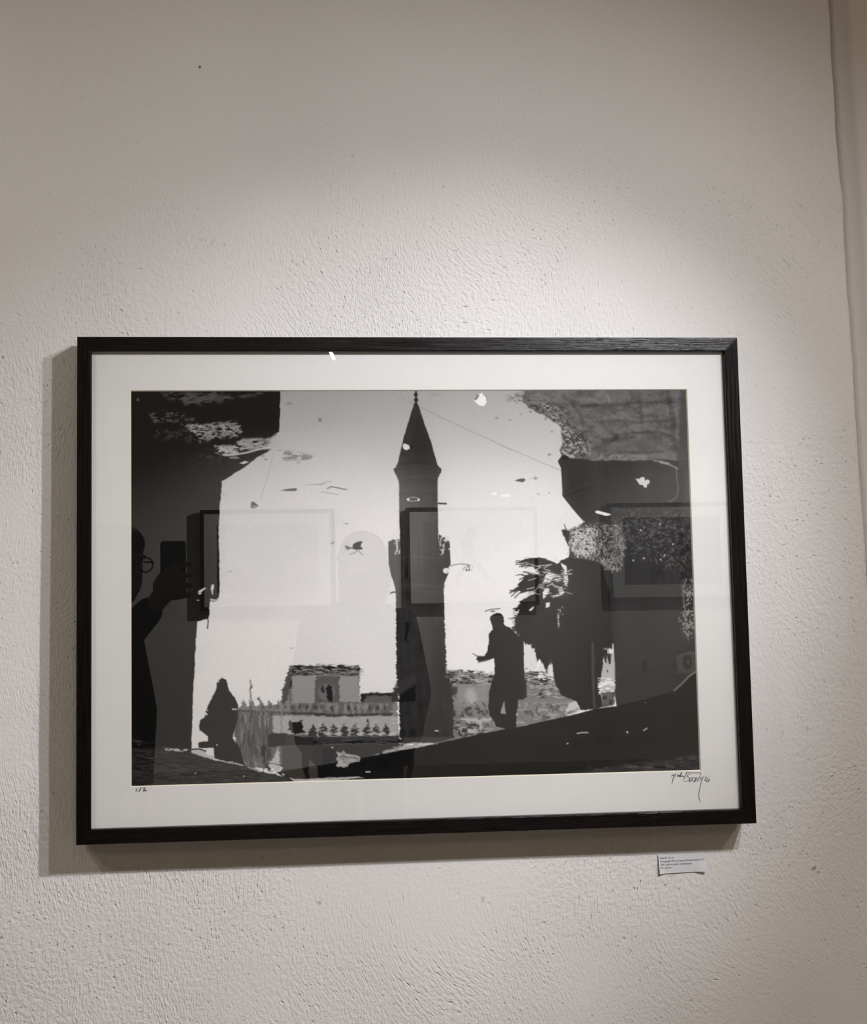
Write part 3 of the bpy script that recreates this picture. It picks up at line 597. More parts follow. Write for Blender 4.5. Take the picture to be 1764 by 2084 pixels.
    P.speckle(c(3, (50, 110), (200, 90), (560, 200), (700, 420), (800, 520), (800, 660), (620, 665), (545, 600), (545, 400), (380, 280), (200, 190)), 0.03, 5, 5, 113, .48, .66, 4, .8)
    P.speckle(c(3, (330, 170), (450, 180), (520, 240), (600, 400), (720, 500), (780, 650), (620, 660), (540, 560), (540, 400)), 0.36, 4, 3.4, 114, .54, .68, 4, .9)
    P.strokes(c(3, (30, 130), (120, 80), (330, 60), (420, 200), (230, 190), (110, 165)), 70, (3, 10), (1.2, 3.0), (0.07, 0.24), (-20, 40), 1131, .55, .2, 1.2); P.strokes(c(3, (330, 90), (600, 130), (700, 330), (600, 420), (430, 250)), 80, (3, 10), (1.2, 2.6), (0.04, 0.22), (0, 70), 1132, .5, .2, 1.1)
    P.line(c(3, (775, 520), (795, 580), (790, 650)), 2.6, .26, .7); P.line(c(3, (550, 610), (600, 650), (650, 660)), 4, .5, .7, 1.5); P.speckle(c(3, (800, 640), (1300, 640), (1300, 690), (820, 690)), 0.20, 6, 4, 115, .45, .65, 3)
    P.poly(c(3, (545, 650), (570, 640), (605, 660), (600, 690), (540, 690)), 0.02, 1.2, (2, 4, 4, 4))
    P.line(c(3, (1370, 695), (1440, 705), (1500, 725), (1580, 765)), 3.4, .22, .8, 1.4); P.line(c(3, (1430, 708), (1500, 722)), 4.5, .34, .7, 1.5); P.line(c(3, (1568, 760), (1575, 870), (1590, 950), (1570, 1030), (1510, 1060)), 2.2, .16, .75, 1.2)
    P.poly(c(3, (1600, 760), (1640, 760), (1650, 1060), (1600, 1040)), 0.03, 3, None, .7); P.speckle(c(3, (1440, 620), (1580, 640), (1560, 690), (1440, 680)), .14, 7, 4, 116, .4, .6, 3)
    P.poly(c(3, (1205, 858), (1240, 858), (1262, 842), (1284, 848), (1290, 872), (1315, 866), (1333, 882), (1322, 905), (1306, 908), (1302, 937), (1280, 928), (1262, 908), (1240, 912), (1228, 885)), 0.62, 0.9, (1.2, 4, 4, 3))
    P.poly(c(3, (842, 1152), (862, 1142), (975, 1172), (982, 1182), (940, 1190), (850, 1165)), 0.80, 0.8)
    # bushes
    bush = c(6, (545, 80), (600, 90), (700, 45), (760, 20), (960, 30), (1100, 60), (1110, 250), (1060, 440), (990, 440), (860, 390), (700, 330), (620, 280), (610, 160))
    P.poly(bush, 0.045, 3, (5, 8, 8, 120)); P.speckle(bush, 0.16, 3.2, 3.0, 121, .50, .64, 6, .8, 2); P.speckle(c(6, (630, 70), (830, 60), (840, 250), (700, 330), (620, 220)), 0.5, 3.0, 4, 122, .54, .64, 4, .9, 2)
    P.strokes(bush, 330, (4, 11), (1.0, 2.2), (0.10, 0.42), (0, 180), 1210, .85, .35); P.strokes(bush, 160, (3, 8), (1.2, 2.4), (0.012, 0.03), (0, 180), 1211, .8, .3)
    P.strokes(c(6, (620, 80), (830, 60), (840, 250), (700, 330), (620, 240)), 120, (5, 13), (1.0, 2.0), (0.35, 0.75), (0, 180), 1212, .9, .4)
    P.strokes(c(6, (860, 380), (960, 340), (1070, 420), (1000, 445)), 26, (3, 7), (1, 2), (.15, .4), (30, 120), 1213, .8)
    P.poly(c(6, (540, 80), (570, 75), (610, 100), (615, 160), (600, 220), (560, 140)), 0.02, 1.2, (2, 5, 5, 123)); P.line(c(6, (565, 30), (580, 75)), 2, .06)
    P.speckle(c(6, (960, 0), (1720, 0), (1720, 400), (1500, 440), (1100, 250)), 0.13, 4, 3.5, 124, .56, .72, 12, .7); P.speckle(c(3, (1010, 1110), (1650, 1110), (1650, 1411), (1000, 1411)), 0.11, 5, 3.5, 125, .52, .72, 14, .7)
    for x, y in ((1185, 355), (1280, 335), (1430, 348), (1465, 310), (1540, 210), (1425, 30), (1250, 85), (1005, 430)): P.ell(*c(6, (x, y))[0], 2, 1.8, .5, 1, .8)
    P.speckle(c(6, (1620, 540), (1730, 520), (1740, 1040), (1660, 1070), (1580, 880), (1640, 800)), 0.30, 3.4, 3.4, 126, .52, .66, 5, .8, 2); P.speckle(c(6, (1580, 60), (1700, 40), (1700, 600), (1600, 560)), 0.01, 6, 8, 127, .4, .6, 4, .7)
    P.line(c(6, (1660, 520), (1630, 620), (1640, 740), (1655, 830), (1650, 1000), (1680, 1060)), 2.2, .22, .7, 1.3)
    # low wall and air conditioner
    P.line(c(9, (950, 262), (1040, 225), (1250, 170), (1420, 140)), 3, 0.014, .7, 1.5); P.poly(c(9, (940, 265), (1250, 175), (1425, 150), (1430, 340), (940, 465)), 0.034, 3, None, .7)
    P.poly(c(9, (1150, 100), (1190, 100), (1185, 180), (1150, 180)), 0.014, 2, None, .7)
    P.poly(c(9, (1425, 65), (1520, 30), (1575, 28), (1590, 190), (1440, 202)), 0.060, 1.5, (1.5, 7, 7, 130)); P.ell(*c(9, (1518, 110))[0], 10, 15, 0.022, 2, .9); P.ell(*c(9, (1522, 108))[0], 2.5, 4, 0.09, 1.5, .8); P.line(c(9, (1430, 68), (1520, 34), (1575, 32)), 1.8, .12, .7)
    P.poly(c(6, (860, 600), (1030, 600), (1030, 1100), (960, 1110), (900, 1080), (860, 1060)), 0.03, 2.0)
    # ---- palm
    pm = c(6, (345, 330), (480, 370), (600, 330), (760, 340), (900, 380), (985, 700), (1000, 1130), (1010, 1411)) + c(9, (830, 100), (845, 60), (810, 350), (830, 480), (760, 500), (650, 500), (610, 430), (480, 380), (430, 260), (415, 130), (400, 90), (370, 200), (345, 130), (310, 90), (280, 120), (250, 0)) + c(6, (310, 1200), (260, 1120), (205, 1090), (190, 1060), (130, 980), (120, 900), (150, 830), (175, 740), (210, 690), (330, 600))
    P.poly(pm, lambda x, y: 0.017 + 0.012 * (fbm(x / 5, y / 50, 140, 3) - 0.5), 1.2, (2.2, 4, 14, 141))
    fr = [((150, 372), (215, 335), (345, 325), (500, 380), (590, 430), (600, 600), (520, 520), (400, 470), (350, 460), (270, 410)),
          ((115, 618), (150, 570), (215, 485), (300, 475), (420, 530), (560, 560), (580, 640), (420, 660), (320, 620), (180, 640)),
          ((165, 720), (250, 660), (330, 640), (480, 680), (600, 640), (640, 780), (560, 900), (330, 900), (160, 830))]
    for k, f in enumerate(fr): P.poly(c(6, *f), 0.018, 1.2, (3.5, 9, 3, 142 + k))
    for f in (((370, 560), (400, 480), (430, 462), (530, 490), (545, 540), (500, 540), (470, 520), (430, 550)), ((370, 650), (395, 605), (425, 610), (430, 650), (380, 700)), ((515, 610), (540, 590), (565, 650), (540, 670), (470, 690), (440, 672), (520, 655)),
              ((530, 380), (580, 400), (598, 520), (590, 580), (555, 540), (565, 450)), ((430, 350), (500, 380), (530, 370), (500, 330)), ((250, 805), (295, 748), (280, 800)), ((395, 740), (440, 730), (430, 770), (400, 775)),
              ((160, 690), (230, 650), (320, 618), (300, 650), (200, 700)), ((180, 380), (300, 420), (350, 490), (250, 460)), ((540, 140), (570, 190), (600, 250), (560, 270), (540, 220))):
        P.poly(c(6, *f), 0.82, 1.0, (2.0, 7, 3, 151))
    for (x0, y0, x1, y1, n, sd) in ((480, 420, 150, 372, 26, 1), (470, 560, 112, 622, 30, 2), (420, 480, 170, 500, 18, 3), (470, 700, 130, 780, 30, 4), (430, 840, 118, 960, 30, 5)):
        r = random.Random(sd * 7 + 1)
        for k in range(n):      # leaflets splitting off each frond
            t_ = r.uniform(0.1, 0.95); bx = x0 + (x1 - x0) * t_; by = y0 + (y1 - y0) * t_ + r.uniform(-18, 18); L = r.uniform(50, 130) * (1.15 - t_ * 0.5)
            a = math.atan2(y1 - y0, x1 - x0) + r.uniform(-0.55, 0.45)
            P.line(c(6, (bx, by), (bx + math.cos(a) * L * .5, by + math.sin(a) * L * .5 + 3), (bx + math.cos(a) * L, by + math.sin(a) * L + 9)), r.uniform(1.2, 3.4), r.choice((0.018, 0.018, 0.02, 0.03)), .9, .8)
    P.strokes(c(6, (360, 470), (560, 470), (570, 690), (370, 700)), 46, (10, 32), (0.9, 2.2), (0.015, 0.06), (-12, 14), 1501, .8); P.strokes(c(6, (180, 350), (560, 400), (560, 660), (200, 660)), 40, (8, 26), (0.8, 1.6), (0.4, 0.85), (-30, 25), 1502, .75)
    r = random.Random(77)
    for k in range(70):         # dead leaves hanging down
        x = r.uniform(130, 470); yb = 1040 + (x - 130) * 0.75; P.line(c(6, (x, yb - 160), (x + r.uniform(-8, 8), yb + r.uniform(-30, 110))), r.uniform(1.2, 3.2), 0.02, .9, .8)
    P.strokes(c(6, (140, 780), (220, 700), (230, 1060), (150, 960)), 30, (8, 20), (1, 2), (.018, .03), (150, 200), 1503, .85)
    P.speckle(c(6, (510, 780), (550, 770), (550, 860), (520, 980), (500, 900)), 0.4, 4, 5, 152, .48, .62, 2)
    for f in (((205, 1120), (235, 1105), (265, 1110), (280, 1190), (320, 1240), (318, 1300), (300, 1340), (205, 1360)), ((330, 1411), (340, 1310), (365, 1290), (390, 1340), (400, 1411)), ((420, 1411), (430, 1300), (450, 1285), (465, 1411))):
        P.poly(c(6, *f), 0.82, 1.2, (2.5, 4, 12, 153))
    for f in (((185, 0), (270, 0), (290, 120), (285, 165), (200, 170), (190, 110)), ((300, 215), (315, 135), (335, 110), (365, 200), (385, 205), (390, 140), (412, 140), (425, 250), (300, 260))):
        P.poly(c(9, *f), 0.80, 1.2, (2.0, 5, 5, 154))
    P.speckle(c(9, (190, 160), (300, 160), (430, 240), (430, 300), (190, 300)), 0.03, 10, 2.4, 155, .48, .6, 2)
    P.poly(c(9, (830, 0), (910, 0), (918, 40), (925, 220), (920, 350), (800, 365), (800, 300), (830, 150), (845, 60)), 0.52, 1.4, (2, 4, 10, 156)); P.speckle(c(9, (830, 0), (900, 0), (890, 180), (850, 200), (820, 90)), 0.02, 4, 14, 157, .44, .6, 2)
    P.poly(c(9, (868, 5), (912, 5), (912, 35), (880, 45)), 0.8, 1.2, (2, 5, 4, 3)); P.speckle(c(9, (790, 240), (930, 240), (925, 365), (790, 370)), 0.9, 7, 2.4, 158, .50, .6, 2)
    P.poly(c(9, (810, 360), (925, 350), (925, 460), (830, 480)), 0.12, 1.5, (2, 5, 4, 4)); P.speckle(c(9, (810, 355), (925, 350), (920, 450), (830, 470)), 0.02, 4, 10, 159, .5, .64, 2)
    P.line(c(9, (745, -40), (748, 200), (760, 490)), 5.5, 0.060, .85, 1.4)
    # ---- silhouettes
    P.poly(c(7, (845, 262), (815, 280), (797, 310), (793, 370), (752, 440), (722, 510), (700, 560), (690, 615), (650, 640), (636, 690), (645, 735), (700, 770), (717, 785), (718, 830), (650, 836), (628, 850), (632, 884), (665, 896), (768, 890), (775, 985), (900, 1020), (1050, 1050), (1010, 900), (940, 800), (985, 640), (990, 500), (965, 445), (935, 408), (908, 375), (900, 330), (885, 285)), 0.008, 1.0, (1.3, 5, 4, 161))
    P.poly(c(7, (690, 590), (700, 570), (715, 590), (705, 600)), 0.85, .8); P.line(c(7, (940, 543), (972, 545)), 2.4, .7); P.line(c(7, (700, 552), (718, 556)), 1.6, .6); P.ell(*c(7, (812, 297))[0], 1.6, 1.4, .7); P.ell(*c(7, (802, 864))[0], 1.5, 1.5, .6)
    man = [(1003, 1250), (1010, 1247), (1018, 1248), (1024, 1254), (1026, 1262), (1025, 1269), (1029, 1274), (1038, 1277), (1049, 1289), (1060, 1299), (1066, 1309), (1066, 1330), (1066, 1352), (1068, 1390), (1070, 1412), (1066, 1424), (1055, 1424), (1051, 1450), (1051, 1482), (1030, 1484), (1008, 1478), (1005, 1468), (996, 1455), (993, 1440), (995, 1412), (999, 1392), (1006, 1370), (1006, 1345), (1005, 1340), (985, 1345), (975, 1347), (968, 1342), (972, 1335), (985, 1335), (991, 1326), (994, 1310), (995, 1289), (1002, 1281), (1001, 1272), (998, 1266), (996, 1256)]
    P.warp((fbm(X / 30, Y / 3, 165, 2) - 0.5) * 2.6, 0)
    P.poly(man, 0.018, 0.9)
    P.poly(c(8, (1692, 500), (1702, 470), (1714, 585), (1668, 582)), 0.35, 1.0); P.line(c(8, (1420, 45), (1455, 65), (1500, 70)), 2, .15); P.line(c(8, (1465, 125), (1540, 110), (1590, 90)), 2, .12)
    P.line(c(5, (1535, 812), (1580, 795), (1665, 788)), 2.6, 0.16, .9); P.poly(c(5, (1575, 815), (1600, 803), (1630, 812), (1600, 820)), .1, .9)
    P.poly([(1061, 1384), (1071, 1384), (1072, 1418), (1064, 1424)], 0.02, 1.5)
    P.warp(0, 0)
    # ---- ground
    P.poly(c(7, (1330, 1108), (1500, 1080), (1764, 1040)) + c(8, (200, 1020), (410, 982), (560, 955), (760, 908), (920, 885), (1100, 848), (1340, 798), (1620, 740), (1764, 712)) + c(9, (130, 640), (300, 602), (560, 545), (760, 492), (940, 468), (1200, 405), (1410, 346), (1500, 270), (1600, 185), (1680, 190), (1680, 1080), (0, 1080)) + c(7, (1380, 1260), (1420, 1170)),
           lambda x, y: 0.0085 + 0.006 * (fbm(x / 30, y / 14, 171, 3) - 0.5) + 0.004 * np.clip((x - 1100) / 300, 0, 1), 0.9, (0.8, 12, 6, 170))
    P.speckle(c(8, (545, 955), (640, 912), (760, 872), (880, 842), (1000, 845), (1110, 840), (1100, 856), (940, 886), (780, 908), (660, 935)), 0.45, 9, 3, 172, .34, .56, 1.5)
    P.line(c(9, (1412, 342), (1480, 280), (1530, 225), (1600, 180)), 2.6, 0.24, .8, 1.2)
    P.poly(c(9, (560, 1010), (760, 985), (900, 965), (1100, 935), (1400, 885), (1640, 858), (1640, 1020), (600, 1030)), lambda x, y: 0.034 + 0.05 * (fbm(x / 26, y / 5, 174, 4) - 0.5), 2.5, (3, 12, 5, 173))
    P.speckle(c(9, (700, 960), (1300, 930), (1600, 860), (1620, 1000), (720, 1010)), 0.10, 9, 2.6, 175, .58, .74, 3, .8); P.line(c(9, (1250, 970), (1330, 962)), 4, .006, .9, 1.6)
    P.line(c(9, (620, 692), (660, 685), (705, 686)), 2.6, .45, .85); P.line(c(9, (1160, 668), (1188, 650)), 2.6, .4, .85); P.ell(*c(9, (1028, 682))[0], 2, 2, .5); P.ell(*c(9, (540, 775))[0], 1.8, 1.4, .5); P.ell(*c(9, (1177, 440))[0], 2, 1, .15)
    P.poly(c(9, (785, 720), (815, 720), (812, 770), (788, 770)), .001, 1.5); P.poly(c(9, (850, 712), (890, 712), (888, 770), (852, 770)), .001, 1.5)
    for pts in (((690, 850), (705, 985)), ((400, 880), (415, 1000)), ((930, 790), (965, 880)), ((1300, 740), (1305, 800)), ((1130, 760), (1140, 850)), ((140, 830), (150, 890))): P.line(c(9, *pts), 2.6, .02, .6, 1.6)
    # petal by the kerb
    P.poly(c(8, (195, 925), (235, 935), (262, 912), (275, 935), (300, 945), (350, 955), (398, 965), (412, 985), (400, 1012), (345, 1022), (310, 1030), (295, 1060), (260, 1070), (240, 1055), (205, 1062), (193, 1048), (215, 1020), (190, 995), (215, 965)), lambda x, y: 0.42 + 0.5 * (fbm(x / 7, y / 4, 181, 3) - 0.5), 1.0, (1.2, 5, 5, 180))
    P.line(c(8, (240, 965), (300, 975), (390, 985)), 2.4, .10, .8, 1.2); P.line(c(8, (230, 975), (270, 1010)), 2, .15, .6)
    P.line(c(8, (462, 1107), (497, 1106)), 2.4, .55); P.ell(*c(8, (160, 888))[0], 1.6, 1.4, .7)
    # left shore
    P.poly(c(7, (10, 880), (120, 850), (270, 860), (330, 898), (560, 918), (780, 1000), (1030, 1052), (1200, 1100), (1330, 1130), (1420, 1160), (1470, 1260), (10, 1260)), lambda x, y: 0.020 + 0.045 * (fbm(x / 22, y / 4.2, 191, 4) - 0.42), 1.2, (2, 8, 5, 190))
    P.strokes(c(7, (20, 930), (330, 930), (780, 1020), (1200, 1120), (1300, 1180), (30, 1220)), 170, (6, 26), (0.9, 2.2), (0.035, 0.085), (-4, 14), 1901, .6); P.strokes(c(7, (20, 930), (330, 930), (780, 1020), (1200, 1120), (1300, 1180), (30, 1220)), 120, (6, 22), (0.9, 2.2), (0.004, 0.010), (-4, 14), 1902, .7)
    P.poly(c(7, (10, 760), (180, 790), (265, 830), (270, 880), (10, 900)), 0.006, 2, (2, 8, 5, 5)); P.speckle(c(7, (40, 820), (270, 830), (270, 860), (100, 870)), .05, 10, 3, 192, .5, .7, 2)
    P.speckle(c(7, (320, 890), (560, 905), (790, 990), (780, 1010), (560, 930), (340, 912)), 0.55, 9, 3, 193, .44, .6, 1.5); P.poly(c(7, (572, 900), (690, 915), (720, 955), (770, 960), (772, 985), (600, 945)), 0.55, 1.0, (3, 8, 3, 194))
    P.line(c(7, (575, 905), (640, 900), (700, 920)), 3.2, .02); P.line(c(7, (900, 1022), (940, 1020)), 3, .5, .9); P.line(c(7, (960, 1028), (1030, 1048)), 2.6, .5, .9); P.line(c(7, (1080, 1065), (1180, 1105)), 2.4, .35, .8)
    P.line(c(7, (840, 1020), (850, 1060), (900, 1090), (960, 1080), (970, 1050), (920, 1030)), 1.3, .010, .8); P.ell(*c(7, (608, 1118))[0], 1.8, 1, .4); P.ell(*c(7, (1040, 1145))[0], 2, 1.3, .4); P.ell(*c(7, (1395, 1130))[0], 2.6, 2, .5)
    P.poly(c(7, (1455, 1158), (1500, 1172), (1764, 1168), (1764, 1192), (1500, 1198)) , 0.5, 1.0, (1.5, 8, 3, 195)); P.poly(c(8, (0, 1168), (120, 1160), (400, 1152), (440, 1160), (200, 1178), (0, 1190)), 0.5, 1.0, (1.5, 8, 3, 196))
    P.img[:] = np.clip(P.img * (1 + (fbm(X / 2.2, Y / 2.2, 199, 2) - 0.5) * 0.10), 0.003, 0.93)

# positions of the mount window inside the frame, from the photo
FW, FH = 0.940, 0.6855
BAR = 0.0200
PR = (0.0735, 0.0752, 0.8644, 0.6113)       # print window: x0, y0, x1, y1 (down)
MAT_D, PRINT_D, GLASS_D = 0.0090, 0.0112, 0.0055

def tone_mesh(name, xs, ys, img, y, mat, parent):
    """flat grid in the frame's local space (x right, z down from the top edge), with one tone per vertex"""
    nx, ny = len(xs), len(ys)
    gx, gz = np.meshgrid(xs, -np.asarray(ys)); V = np.stack([gx.ravel(), np.full(nx * ny, y), gz.ravel()], 1).astype(np.float32)
    me = bpy.data.meshes.new(name); me.vertices.add(nx * ny); me.vertices.foreach_set('co', V.ravel())
    i, j = np.meshgrid(np.arange(nx - 1), np.arange(ny - 1)); a = (j * nx + i).ravel()
    Q = np.stack([a, a + nx, a + nx + 1, a + 1], 1).astype(np.int32)
    me.loops.add(Q.size); me.loops.foreach_set('vertex_index', Q.ravel())
    me.polygons.add(len(Q)); me.polygons.foreach_set('loop_start', np.arange(0, Q.size, 4, dtype=np.int32))
    me.update(calc_edges=True)
    at_ = me.color_attributes.new('tone', 'FLOAT_COLOR', 'POINT')
    cc = np.ones((nx * ny, 4), np.float32); cc[:, 0] = img.ravel(); cc[:, 1] = img.ravel() * 0.985; cc[:, 2] = img.ravel() * 0.98
    at_.data.foreach_set('color', cc.ravel())
    me.materials.append(mat); o = bpy.data.objects.new(name, me); COL.objects.link(o); o.parent = parent
    return o

def make_frame(root, w, h, bar, win, detail=True):
    """four mitred bars, glass, window mount with bevelled core, backing. Local: x right, y into the wall (0 = front), z up, top edge at 0"""
    D = 0.036; lip = 0.0022
    def bar_mesh(a0, a1, b0, b1, mat):
        # a0,a1 outer ends; b0,b1 inner ends
        bm = bmesh.new()
        q = [a0, a1, b1, b0]
        f = [bm.verts.new((p[0], 0.0, p[1])) for p in q]; k = [bm.verts.new((p[0], D, p[1])) for p in q]
        bm.faces.new(f); bm.faces.new(k[::-1])
        for i in range(4): bm.faces.new([f[(i + 1) % 4], f[i], k[i], k[(i + 1) % 4]])
        bmesh.ops.recalc_face_normals(bm, faces=bm.faces)
        es = [e for e in bm.edges if (e.verts[0].co.y == 0 and e.verts[1].co.y == 0) and
              {e.verts[0].index, e.verts[1].index} is not None and (
              (e.verts[0] in (f[0], f[1]) and e.verts[1] in (f[0], f[1])) or (e.verts[0] in (f[2], f[3]) and e.verts[1] in (f[2], f[3])))]
        bmesh.ops.bevel(bm, geom=es, offset=0.0016, segments=3, profile=0.5, affect='EDGES')
        return bm_obj('frame_bar', bm, mat, root)
    bar_mesh((0, 0), (w, 0), (bar, -bar), (w - bar, -bar), M['wood_x'])
    bar_mesh((w, -h), (0, -h), (w - bar, -h + bar), (bar, -h + bar), M['wood_x'])
    bar_mesh((0, -h), (0, 0), (bar, -h + bar), (bar, -bar), M['wood_z'])
    bar_mesh((w, 0), (w, -h), (w - bar, -bar), (w - bar, -h + bar), M['wood_z'])
    i = bar - 0.0002
    # glass
    V = [(x, y, z) for y in (GLASS_D, GLASS_D + 0.002) for x, z in ((i, -i), (w - i, -i), (w - i, -h + i), (i, -h + i))]
    g = mesh_obj('glass_pane', V, [(3, 2, 1, 0), (4, 5, 6, 7), (0, 1, 5, 4), (1, 2, 6, 5), (2, 3, 7, 6), (3, 0, 4, 7)], M['glass'], root)
    for p in g.data.polygons: p.material_index = 0 if p.index == 0 else 1
    # mount
    x0, y0, x1, y1 = win; b = 0.0014
    out = [(i, -i), (w - i, -i), (w - i, -h + i), (i, -h + i)]; inn = [(x0 - b, -y0 + b), (x1 + b, -y0 + b), (x1 + b, -y1 - b), (x0 - b, -y1 - b)]; cor = [(x0, -y0), (x1, -y0), (x1, -y1), (x0, -y1)]
    V = [(a[0], MAT_D, a[1]) for a in out] + [(a[0], MAT_D, a[1]) for a in inn] + [(a[0], PRINT_D - 0.0002, a[1]) for a in cor] + [(a[0], PRINT_D - 0.0002, a[1]) for a in out]
    F = []; mi = []
    for k in range(4):
        n = (k + 1) % 4
        F.append((4 + k, 4 + n, n, k)); mi.append(0)
        F.append((8 + k, 8 + n, 4 + n, 4 + k)); mi.append(1)
        F.append((k, n, 12 + n, 12 + k)); mi.append(0)
        F.append((12 + k, 12 + n, 8 + n, 8 + k)); mi.append(0)
    m = mesh_obj('window_mount', V, F, [M['mat'], M['core']], root)
    for p, q in zip(m.data.polygons, mi): p.material_index = q
    m['label'] = 'white window mount with bevelled cream core'
    bm = bmesh.new(); add_box(bm, (i, PRINT_D + 0.0006, -h + i), (w - i, D - 0.004, -i)); bm_obj('backing_board', bm, M['backing'], root)
    return root

root = empty('framed_photograph', (0, -FD, TOP), 'black-framed monochrome photograph of a minaret mirrored in a puddle, on the plaster wall', 'picture')
make_frame(root, FW, FH, BAR, PR)
for px, pz in ((0.12, -0.10), (FW - 0.12, -0.10), (0.12, -FH + 0.08), (FW - 0.12, -FH + 0.08)):
    bm = bmesh.new(); add_cyl(bm, (px, 0.032, pz), (px, FD - 0.001, pz), 0.006, seg=12); bm_obj('wall_bumper', bm, M['black_metal'], root)
NX, NY = 980, 664
mx = 0.0012
xs = np.linspace(PR[0] - mx, PR[2] + mx, NX); ys = np.linspace(PR[1] - mx, PR[3] + mx, NY)
gx, gy = np.meshgrid(xs, ys)
pxx, pyy = to_px(np.stack([gx, gy, np.full_like(gx, PRINT_D)], -1))
P = Print(pxx, pyy); paint_main(P)
pr = tone_mesh('photographic_print', xs, ys, P.img, PRINT_D, M['print'], root)
pr['label'] = 'black-and-white print: minaret, palm and silhouettes reflected in water'

def ribbon(name, strokes, width, depth, mat, parent, org, sc, tip=0.45):
    """pen strokes (crop pixel lists) laid as thin flat ribbons on the mount"""
    V = []; F = []
    for st in strokes:
        w = width
        if isinstance(st, tuple): st, w = st
        p = [at(org[0] + a / sc, org[1] + b / sc, MAT_D - depth) for a, b in st]
        p = [np.array((q[0], -q[1])) for q in p]
        # smooth with Catmull-Rom
        s = []
        for i in range(len(p) - 1):
            a0 = p[max(i - 1, 0)]; a1 = p[i]; a2 = p[i + 1]; a3 = p[min(i + 2, len(p) - 1)]
            for t in (0, .25, .5, .75):
                s.append(0.5 * ((2 * a1) + (a2 - a0) * t + (2 * a0 - 5 * a1 + 4 * a2 - a3) * t * t + (3 * a1 - a0 - 3 * a2 + a3) * t ** 3))
        s.append(p[-1]); n = len(s); b = len(V)
        for i, q in enumerate(s):
            d = s[min(i + 1, n - 1)] - s[max(i - 1, 0)]; d = d / (np.linalg.norm(d) + 1e-9); nn = np.array((-d[1], d[0]))
            ww = w / 2 * (tip + (1 - tip) * min(1, 4 * min(i, n - 1 - i) / n))
            for sg in (-1, 1): V.append((q[0] + sg * nn[0] * ww, MAT_D - depth, q[1] + sg * nn[1] * ww))
        F += [(b + 2 * i, b + 2 * i + 2, b + 2 * i + 3, b + 2 * i + 1) for i in range(n - 1)]
    return mesh_obj(name, V, F, mat, parent)
sig = [([(345, 420), (370, 385), (410, 370), (425, 375), (420, 420), (390, 520), (365, 640)], .0017), [(420, 395), (460, 350), (480, 340), (462, 380), (455, 430)],
       ([(555, 365), (525, 380), (515, 405), (545, 400), (570, 370), (560, 410)], .0017), ([(570, 420), (600, 370), (630, 305), (640, 300), (610, 370), (585, 430), (620, 400), (650, 375)], .0014), ([(650, 380), (635, 410), (660, 400), (690, 400), (680, 425), (730, 420)], .0014),
       [(790, 262), (770, 320), (745, 400), (725, 440), (690, 490), (670, 520)], [(740, 330), (790, 305), (850, 302), (1000, 315), (1162, 318), (1140, 400), (1115, 520)],
       [(890, 370), (870, 340), (820, 350), (790, 390), (790, 410), (840, 440), (860, 470), (840, 510), (780, 540), (670, 545)],
       ([(940, 440), (890, 450), (850, 510), (850, 550), (880, 545), (920, 490), (945, 440), (915, 520), (930, 535)], .0014), [(950, 450), (990, 440), (1010, 480), (960, 555), (1000, 550), (1040, 480), (1050, 440), (1010, 470), (1020, 540), (1060, 545)],
       [(1120, 430), (1070, 480), (1070, 530), (1110, 510), (1130, 440)], [(1180, 400), (1165, 470), (1190, 500), (1220, 450), (1265, 375)], ([(1215, 430), (1190, 520), (1160, 640), (1125, 800), (1110, 930), (1130, 1050), (1170, 1125)], .0013),
       ([(1275, 440), (1310, 420), (1315, 450), (1265, 520), (1310, 515)], .0013), ([(1390, 410), (1340, 490), (1320, 550), (1370, 555), (1410, 510), (1370, 490), (1340, 530)], .0014)]
s_ = ribbon('signature', [(q[0], q[1] * 0.78) if isinstance(q, tuple) else q for q in sig], 0.0009, 0.00015, M['pencil'], root, (1340, 1550), 13.57); s_['label'] = 'handwritten pencil signature on the mount'
ed = [([(915, 500), (910, 524)], .0017), ([(952, 490), (930, 530)], .0015), ([(964, 503), (972, 494), (982, 497), (980, 508), (968, 520), (982, 517), (999, 518)], .0014)]
e_ = ribbon('edition_mark', ed, 0.0011, 0.00015, M['pencil'], root, (50, 1480), 4.009, 0.7); e_['label'] = 'pencilled edition number 1/2'

